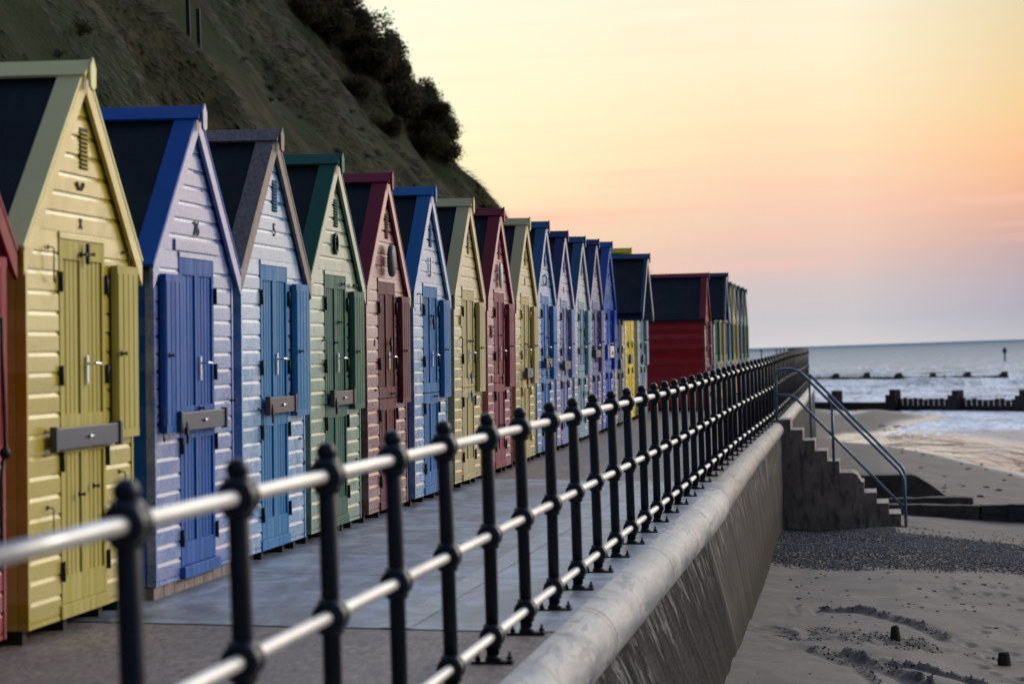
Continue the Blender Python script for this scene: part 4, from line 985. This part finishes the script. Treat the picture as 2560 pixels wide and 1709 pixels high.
# grass: long blades lying down the slope, one mass
N = 130000
yv = RNG.uniform(0, 1, N) ** .9 * 78 + 9; sv_ = RNG.uniform(0, 1, N) ** .9 * 17 + .3
sel = fbm(yv * .5, sv_ * .3, 3, 77) > .36; yv, sv_ = yv[sel], sv_[sel]; N = len(yv)
xv = foot_x(yv) - sv_; zv = cliff_z(xv, yv); e = .15
tx = np.full(N, 1.0); dz = (cliff_z(xv + e, yv) - zv) / e
L = RNG.uniform(.07, .26, N) * (.7 + yv / 90); dn = np.stack([tx, RNG.uniform(-.5, .5, N), dz * .75 + RNG.uniform(0, .5, N)], -1); dn /= np.linalg.norm(dn, axis=1)[:, None]
sd = np.stack([RNG.uniform(-.3, .3, N), np.ones(N), RNG.uniform(-.3, .3, N)], -1); wd = (L * RNG.uniform(.05, .13, N))[:, None]
B = np.stack([xv, yv, zv + .01], -1); A1 = B - sd * wd; A2 = B + sd * wd; Tn = B + dn * L[:, None] + np.stack([np.zeros(N), np.zeros(N), L * .12], -1)
V = np.stack([A1, A2, Tn], 1).reshape(-1, 3); F = np.arange(N * 3).reshape(-1, 3)
o = npmesh('cliff_grass', V, F, M['tuft']); tag(o, 'rough dry and green grass covering the cliff slope', 'grass', None, 'stuff')
def bush_mesh(sd_, n=5200, r=1.0):
    rng = np.random.default_rng(sd_); k = 9
    cs = rng.normal(0, 1, (k, 3)); cs /= np.linalg.norm(cs, axis=1)[:, None]; cs *= rng.uniform(.25, .75, (k, 1)) * r; cs[:, 2] = np.abs(cs[:, 2]) * .8; rad = rng.uniform(.28, .5, k) * r
    i = rng.integers(k, size=n); d = rng.normal(0, 1, (n, 3)); d /= np.linalg.norm(d, axis=1)[:, None]
    q = rng.random(n) ** .33; q = np.where(rng.random(n) < .26, q * rng.uniform(1, 1.38, n), q); p = cs[i] + d * (rad[i] * q)[:, None]
    s = rng.uniform(.018, .060, n)[:, None] * r; u = rng.normal(0, 1, (n, 3)); u /= np.linalg.norm(u, axis=1)[:, None]; w_ = np.cross(u, d); w_ /= np.linalg.norm(w_, axis=1)[:, None] + 1e-6
    V = np.stack([p - u * s, p + w_ * s * .6, p + u * s, p - w_ * s * .6], 1).reshape(-1, 3); F = np.arange(n * 4).reshape(-1, 4)
    me = bpy.data.meshes.new('crown'); me.from_pydata(V.tolist(), [], F.tolist()); me.materials.append(M['leaf'])
    tb_ = MB()
    for c_ in cs: tb_.tube([(0, 0, -.5 * r), tuple(c_ * .5), tuple(c_ + c_ / np.linalg.norm(c_) * rad.mean() * .8)], [.03 * r, .018 * r, .004 * r], 5)
    tm = tb_.mesh('stem'); tm.materials.append(M['groyne']); return me, tm
BM = [bush_mesh(100 + i) for i in range(6)]
M['scrub'] = leafmat('olive scrub', (.022, .032, .011), (.10, .095, .045), .3)
SM = []
for i in range(3):
    a_, b_ = bush_mesh(300 + i, 1500); a_.materials.clear(); a_.materials.append(M['scrub']); SM.append((a_, b_))
def px_world(px, py, Y):
    d = cam.matrix_world.to_3x3() @ Vector(((px - 1280) / 6044, -(py - 854.5) / 6044, -1)); return Vector((0, 0, CAM_Z)) + d * (Y / d.y)
def bush(x, y, z, r, label, group='bushes on the cliff top', sq=1.0):
    b = empty('bush', (x, y, z), (random.uniform(-.2, .2), random.uniform(-.2, .2), random.uniform(0, 6))); b.scale = (r, r, r * sq); tag(b, label, 'bush', group)
    c_, s_ = random.choice(SM if group == 'scrub clumps on the slope' else BM); o = bpy.data.objects.new('crown', c_); COL.objects.link(o); o.parent = b; o = bpy.data.objects.new('stem', s_); COL.objects.link(o); o.parent = b
SK = [(853, 0, 1.5), (905, 46, 1.0), (968, 100, 1.1), (1000, 170, 1.2), (1010, 240, 1.3), (1070, 262, .9), (1110, 265, .75), (1128, 310, 1.0), (1128, 370, .95), (1120, 420, .8), (1140, 460, .55), (1185, 492, .4), (1222, 512, .3)]
SK = [(x - 16, y_ + 6, r_ * .92) for x, y_, r_ in SK]; SK = SK + [(x - 50, y_ + 25, r_ * .9) for x, y_, r_ in SK[:11]]
for px, py, r in SK:
    p = px_world(px, py, 80); bush(p.x, 80, p.z - r * .35, r, 'dark leafy bush on the skyline of the cliff')
rs = random.Random(5)
for i in range(210):
    y = rs.uniform(68, 84); s = rs.uniform(5.2, 17.5); x = float(foot_x(np.array(y))) - s; r = rs.uniform(.7, 1.5) * (.7 if s < 7.5 else 1)
    s = max(s, 7.0) if y > 76 else s + .4; x = float(foot_x(np.array(y))) - s
    if y < 69 + (17 - s) * 1.0 and rs.random() < .95: continue
    bush(x, y, float(cliff_z(np.array(x), np.array(y))) + r * .2, r, 'dark leafy bush in the thicket below the cliff skyline', 'bushes in the thicket')
for i in range(130):
    y = rs.uniform(22, 68); s = rs.uniform(3.5, 15); x = float(foot_x(np.array(y))) - s; r = rs.uniform(.14, .42)
    bush(x, y, float(cliff_z(np.array(x), np.array(y))) + r * .1, r, 'low scrubby clump growing on the grass slope behind the huts', 'scrub clumps on the slope', .6)
p = px_world(1552, 640, 86); bush(p.x, 86, p.z - .9, 1.3, 'dark bush showing just above the roof ridges beside the lemon yellow hut', None)
# two old fence posts high on the slope
for px, py, h in ((497, 78, 1.5), (470, 30, 1.3)):
    p = px_world(px, py, 48); o = MB().box(-.04, .04, -.04, .04, -h, .45).build('old_post', M['foot'], None, .01); o.location = p; tag(o, 'dark wooden post leaning high on the grass slope, the %s of the two' % ('right one' if px > 480 else 'left one'), 'post')
